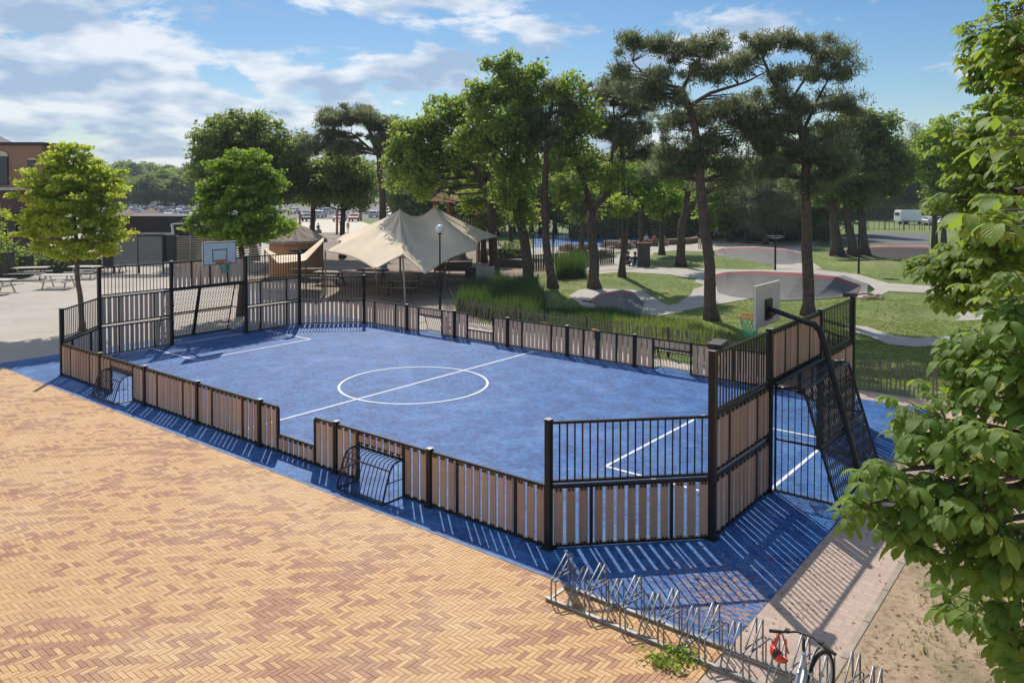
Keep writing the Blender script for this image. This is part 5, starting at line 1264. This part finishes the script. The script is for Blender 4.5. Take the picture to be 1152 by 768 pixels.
for r_, D_ in enumerate((165, 182, 200, 220, 242, 268)):
    st = 2.7*F/D_; u = 118+random.uniform(0, 4)
    while u < (236 if r_ else 150+90):
        if random.random() < .8:
            k = random.randrange(8); lab = cn[k]+' car in the distant car park'
            if k not in protos: protos[k] = car(gnd(u, D_), YAW+PI/2+.1, cols[k], lab)
            else: copy_tree(protos[k], loc=gnd(u, D_), rz=YAW+PI/2+.1+random.choice((0, PI)), label=lab)
        u += st
for D_ in (140, 160, 185):
    u = 330.0
    while u < 455:
        if random.random() < .6:
            k = random.randrange(8)
            if k in protos: copy_tree(protos[k], loc=gnd(u, D_), rz=YAW+PI/2+random.choice((0, PI)), label=cn[k]+' car parked beyond the playground')
        u += 2.8*F/D_

# ------------------------------------------------------------------ haze
g = MB(); g.box((-120, 160, 19), (900, 900, 42)); hz = g.build('haze', [])
hm = bpy.data.materials.new('pale_air'); hm.use_nodes = True; hm.node_tree.nodes.clear(); ho_ = hm.node_tree.nodes.new('ShaderNodeOutputMaterial'); pv = hm.node_tree.nodes.new('ShaderNodeVolumePrincipled')
pv.inputs['Color'].default_value = (.75, .85, 1, 1); pv.inputs['Density'].default_value = .0004; pv.inputs['Anisotropy'].default_value = 0; hm.node_tree.links.new(pv.outputs[0], ho_.inputs['Volume'])
hz.data.materials.append(hm); tag(hz, 'thin pale bluish air that softens the far tree line', 'haze', None, 'stuff')

# ------------------------------------------------------------------ people
def person(loc, face, joints, cols_, label, scale=1.0, hair=(.03, .02, .015)):
    """joints: dict name->(x,y,z) local, +y is forward"""
    J = joints; order = ['pelvis', 'chest', 'neck', 'head', 'headtop', 'shL', 'elL', 'haL', 'shR', 'elR', 'haR', 'hiL', 'knL', 'anL', 'toL', 'hiR', 'knR', 'anR', 'toR']
    E = [(0, 1), (1, 2), (2, 3), (3, 4), (1, 5), (5, 6), (6, 7), (1, 8), (8, 9), (9, 10), (0, 11), (11, 12), (12, 13), (13, 14), (0, 15), (15, 16), (16, 17), (17, 18)]
    rad = [.14, .14, .055, .095, .06, .065, .045, .035, .065, .045, .035, .09, .06, .042, .035, .09, .06, .042, .035]
    me = bpy.data.meshes.new('person'); me.from_pydata([Vector(J[k])*scale for k in order], E, []); o = bpy.data.objects.new('tmp', me); COL.objects.link(o)
    o.modifiers.new('skin', 'SKIN'); sv = me.skin_vertices[0].data
    for i, r in enumerate(rad): sv[i].radius = (r*scale, r*scale*(.8 if i < 2 else 1))
    sv[0].use_root = True; s_ = o.modifiers.new('sub', 'SUBSURF'); s_.levels = 1
    dg = bpy.context.evaluated_depsgraph_get(); m2 = bpy.data.meshes.new_from_object(o.evaluated_get(dg)); bpy.data.objects.remove(o)
    m2.name = 'person'; m2.materials.clear()
    skin, shirt, pants, shoe = M['skin'], plain('cloth_%d_%d_%d' % tuple(int(c*99) for c in cols_[0]), cols_[0]), plain('cloth_%d_%d_%d' % tuple(int(c*99) for c in cols_[1]), cols_[1]), M['rubber']
    for m in (skin, shirt, pants, shoe): m2.materials.append(m)
    reg = [(('neck', 'head'), 0), (('head', 'headtop'), 0), (('chest', 'pelvis'), 1), (('shL', 'elL'), 1), (('shR', 'elR'), 1), (('elL', 'haL'), 0), (('elR', 'haR'), 0), (('hiL', 'knL'), 2), (('hiR', 'knR'), 2), (('pelvis', 'hiL'), 2), (('pelvis', 'hiR'), 2), (('knL', 'anL'), cols_[2]), (('knR', 'anR'), cols_[2]), (('anL', 'toL'), 3), (('anR', 'toR'), 3), (('chest', 'neck'), 1)]
    for p in m2.polygons:
        best = 1e9; mi = 1
        for (a, b_), m in reg:
            A, B_ = Vector(J[a])*scale, Vector(J[b_])*scale; q_, f = geometry.intersect_point_line(p.center, A, B_); f = max(0, min(1, f)); dd = (p.center-A.lerp(B_, f)).length
            if dd < best: best = dd; mi = m
        p.material_index = mi; p.use_smooth = True
    ob = bpy.data.objects.new('person', m2); COL.objects.link(ob); ob.location = loc; ob.rotation_euler = (0, 0, face); tag(ob, label, 'person')
    g = MB(); hc_ = Vector(J['head']).lerp(Vector(J['headtop']), .55)*scale
    d_ = dome(hc_+Vector((0, -.015, .0))*scale, .105*scale, .115*scale, .12*scale, -.3, PI/2*.97); ho = d_.build('hair', plain('hair_%d' % int(hair[0]*99), hair), None, smooth=True); ho.parent = ob
    return ob
STAND = dict(pelvis=(0, 0, .95), chest=(0, 0, 1.28), neck=(0, 0, 1.48), head=(0, .02, 1.58), headtop=(0, .02, 1.70), shL=(-.18, 0, 1.40), elL=(-.24, 0, 1.12), haL=(-.22, .12, .88), shR=(.18, 0, 1.40), elR=(.24, 0, 1.12), haR=(.22, .12, .88),
             hiL=(-.1, 0, .90), knL=(-.11, .03, .50), anL=(-.11, 0, .09), toL=(-.12, .15, .04), hiR=(.1, 0, .90), knR=(.11, .03, .50), anR=(.11, 0, .09), toR=(.12, .15, .04))
SIT = dict(pelvis=(0, 0, .50), chest=(0, .03, .84), neck=(0, .06, 1.03), head=(0, .1, 1.13), headtop=(0, .11, 1.25), shL=(-.18, .04, .95), elL=(-.23, .1, .70), haL=(-.12, .32, .62), shR=(.18, .04, .95), elR=(.23, .1, .70), haR=(.12, .32, .62),
           hiL=(-.1, .03, .50), knL=(-.13, .42, .52), anL=(-.13, .42, .10), toL=(-.13, .57, .05), hiR=(.1, .03, .50), knR=(.13, .42, .52), anR=(.13, .42, .10), toR=(.13, .57, .05))
FLOOR = dict(SIT); FLOOR = {k: (x, y, z-.36) for k, (x, y, z) in SIT.items()}; FLOOR.update(knL=(-.15, .35, .45), anL=(-.14, .62, .08), toL=(-.14, .76, .05), knR=(.15, .35, .42), anR=(.14, .62, .08), toR=(.14, .76, .05))
RIDE = dict(SIT); RIDE = {k: (x, y, z+.42) for k, (x, y, z) in SIT.items()}; RIDE.update(chest=(0, .2, 1.22), neck=(0, .32, 1.38), head=(0, .4, 1.46), headtop=(0, .42, 1.58), shL=(-.18, .28, 1.32), shR=(.18, .28, 1.32), elL=(-.22, .42, 1.12), elR=(.22, .42, 1.12), haL=(-.2, .6, 1.02), haR=(.2, .6, 1.02), knL=(-.12, .36, .72), anL=(-.12, .22, .34), toL=(-.12, .38, .3), knR=(.12, .3, .62), anR=(.12, .2, .2), toR=(.12, .36, .18))
back = YAW+PI
person(gz(706, 299), back+.3, FLOOR, ((.02, .02, .025), (.02, .03, .06), 2), 'person in dark clothes seated on the path edge, left of the pair', 1.15)
person(gz(714.5, 299.5), back-.2, FLOOR, ((.03, .03, .03), (.25, .3, .36), 2), 'person seated right beside the dark brown column', 1.15)
# bench for the group
person(gz(727, 277), back, SIT, ((.55, .5, .48), (.03, .04, .08), 2), 'person in pale top seated on the stone wall, left of three', hair=(.1, .06, .03))
person(gz(735.5, 277), back+.2, SIT, ((.4, .18, .16), (.05, .05, .06), 2), 'person in reddish top seated in the middle of the wall group')
person(gz(746, 276.5), back-.3, SIT, ((.5, .2, .24), (.5, .45, .3), 0), 'person in pink top seated at the right of the wall group', hair=(.12, .07, .03))
person(gz(787, 280), back+.5, STAND, ((.02, .02, .025), (.5, .5, .5), 0), 'person in black top standing left of the leaning pine trunk')
p = gz(803, 274); person(p, YAW-1.2, RIDE, ((.12, .12, .14), (.03, .03, .03), 2), 'cyclist in dark clothes riding right of the leaning pine trunk', hair=(.5, .5, .5))
t = thing('bicycle', p, 'small dark bicycle ridden beyond the leaning pine trunk', 'bicycle'); t.rotation_euler = (0, 0, YAW-1.2)
for yy in (-.35, .65):
    g = MB(); g.tube([(0, yy+.33*math.cos(a), .34+.33*math.sin(a)) for a in np.linspace(0, 2*PI, 25)], .022, 6); o = g.build('wheel', M['rubber'], None); o.parent = t
g = MB()
for a, b_ in (((0, -.35, .34), (0, .05, .34)), ((0, .05, .34), (0, -.08, .86)), ((0, .05, .34), (0, .5, .85)), ((0, -.06, .8), (0, .5, .85)), ((0, .5, .95), (0, .65, .34)), ((-.25, .52, 1.0), (.25, .52, 1.0)), ((0, -.35, .34), (0, -.06, .8)), ((0, .5, .85), (0, .52, 1.0))): g.tube([a, b_], .018, 6)
o = g.build('frame', M['blackpanel'], None); o.parent = t
person(gz(384, 260.5), back, STAND, ((.03, .4, .38), (.03, .4, .38), 0), 'child in a teal outfit standing by the tall red post', .95)
person(gz(391.5, 261.5), back+.5, STAND, ((.5, .2, .14), (.5, .16, .1), 0), 'child in red swimwear standing right of the teal one', .85)
person(gz(350, 262), back, SIT, ((.02, .02, .02), (.03, .03, .04), 2), 'person in black seated by the red post at the left')
person(gz(358, 262), back+.4, SIT, ((.05, .05, .06), (.2, .2, .22), 2), 'person seated right of the one in black at the playground')
for u, v_, lab in ((350, 262, 'small bench under the person in black'), (358, 262, 'small bench under the second playground sitter'), (727, 277, 'stone seat under the left wall sitter'), (735.5, 277, 'stone seat under the middle wall sitter'), (746, 276.5, 'stone seat under the right wall sitter')):
    p = gz(u, v_); g = MB(); g.box((p.x, p.y, .2), (.8, .5, .4), YAW); tag(g.build('stone_seat', M['stone'], bevel=.03), lab, 'seat', 'stone seats')
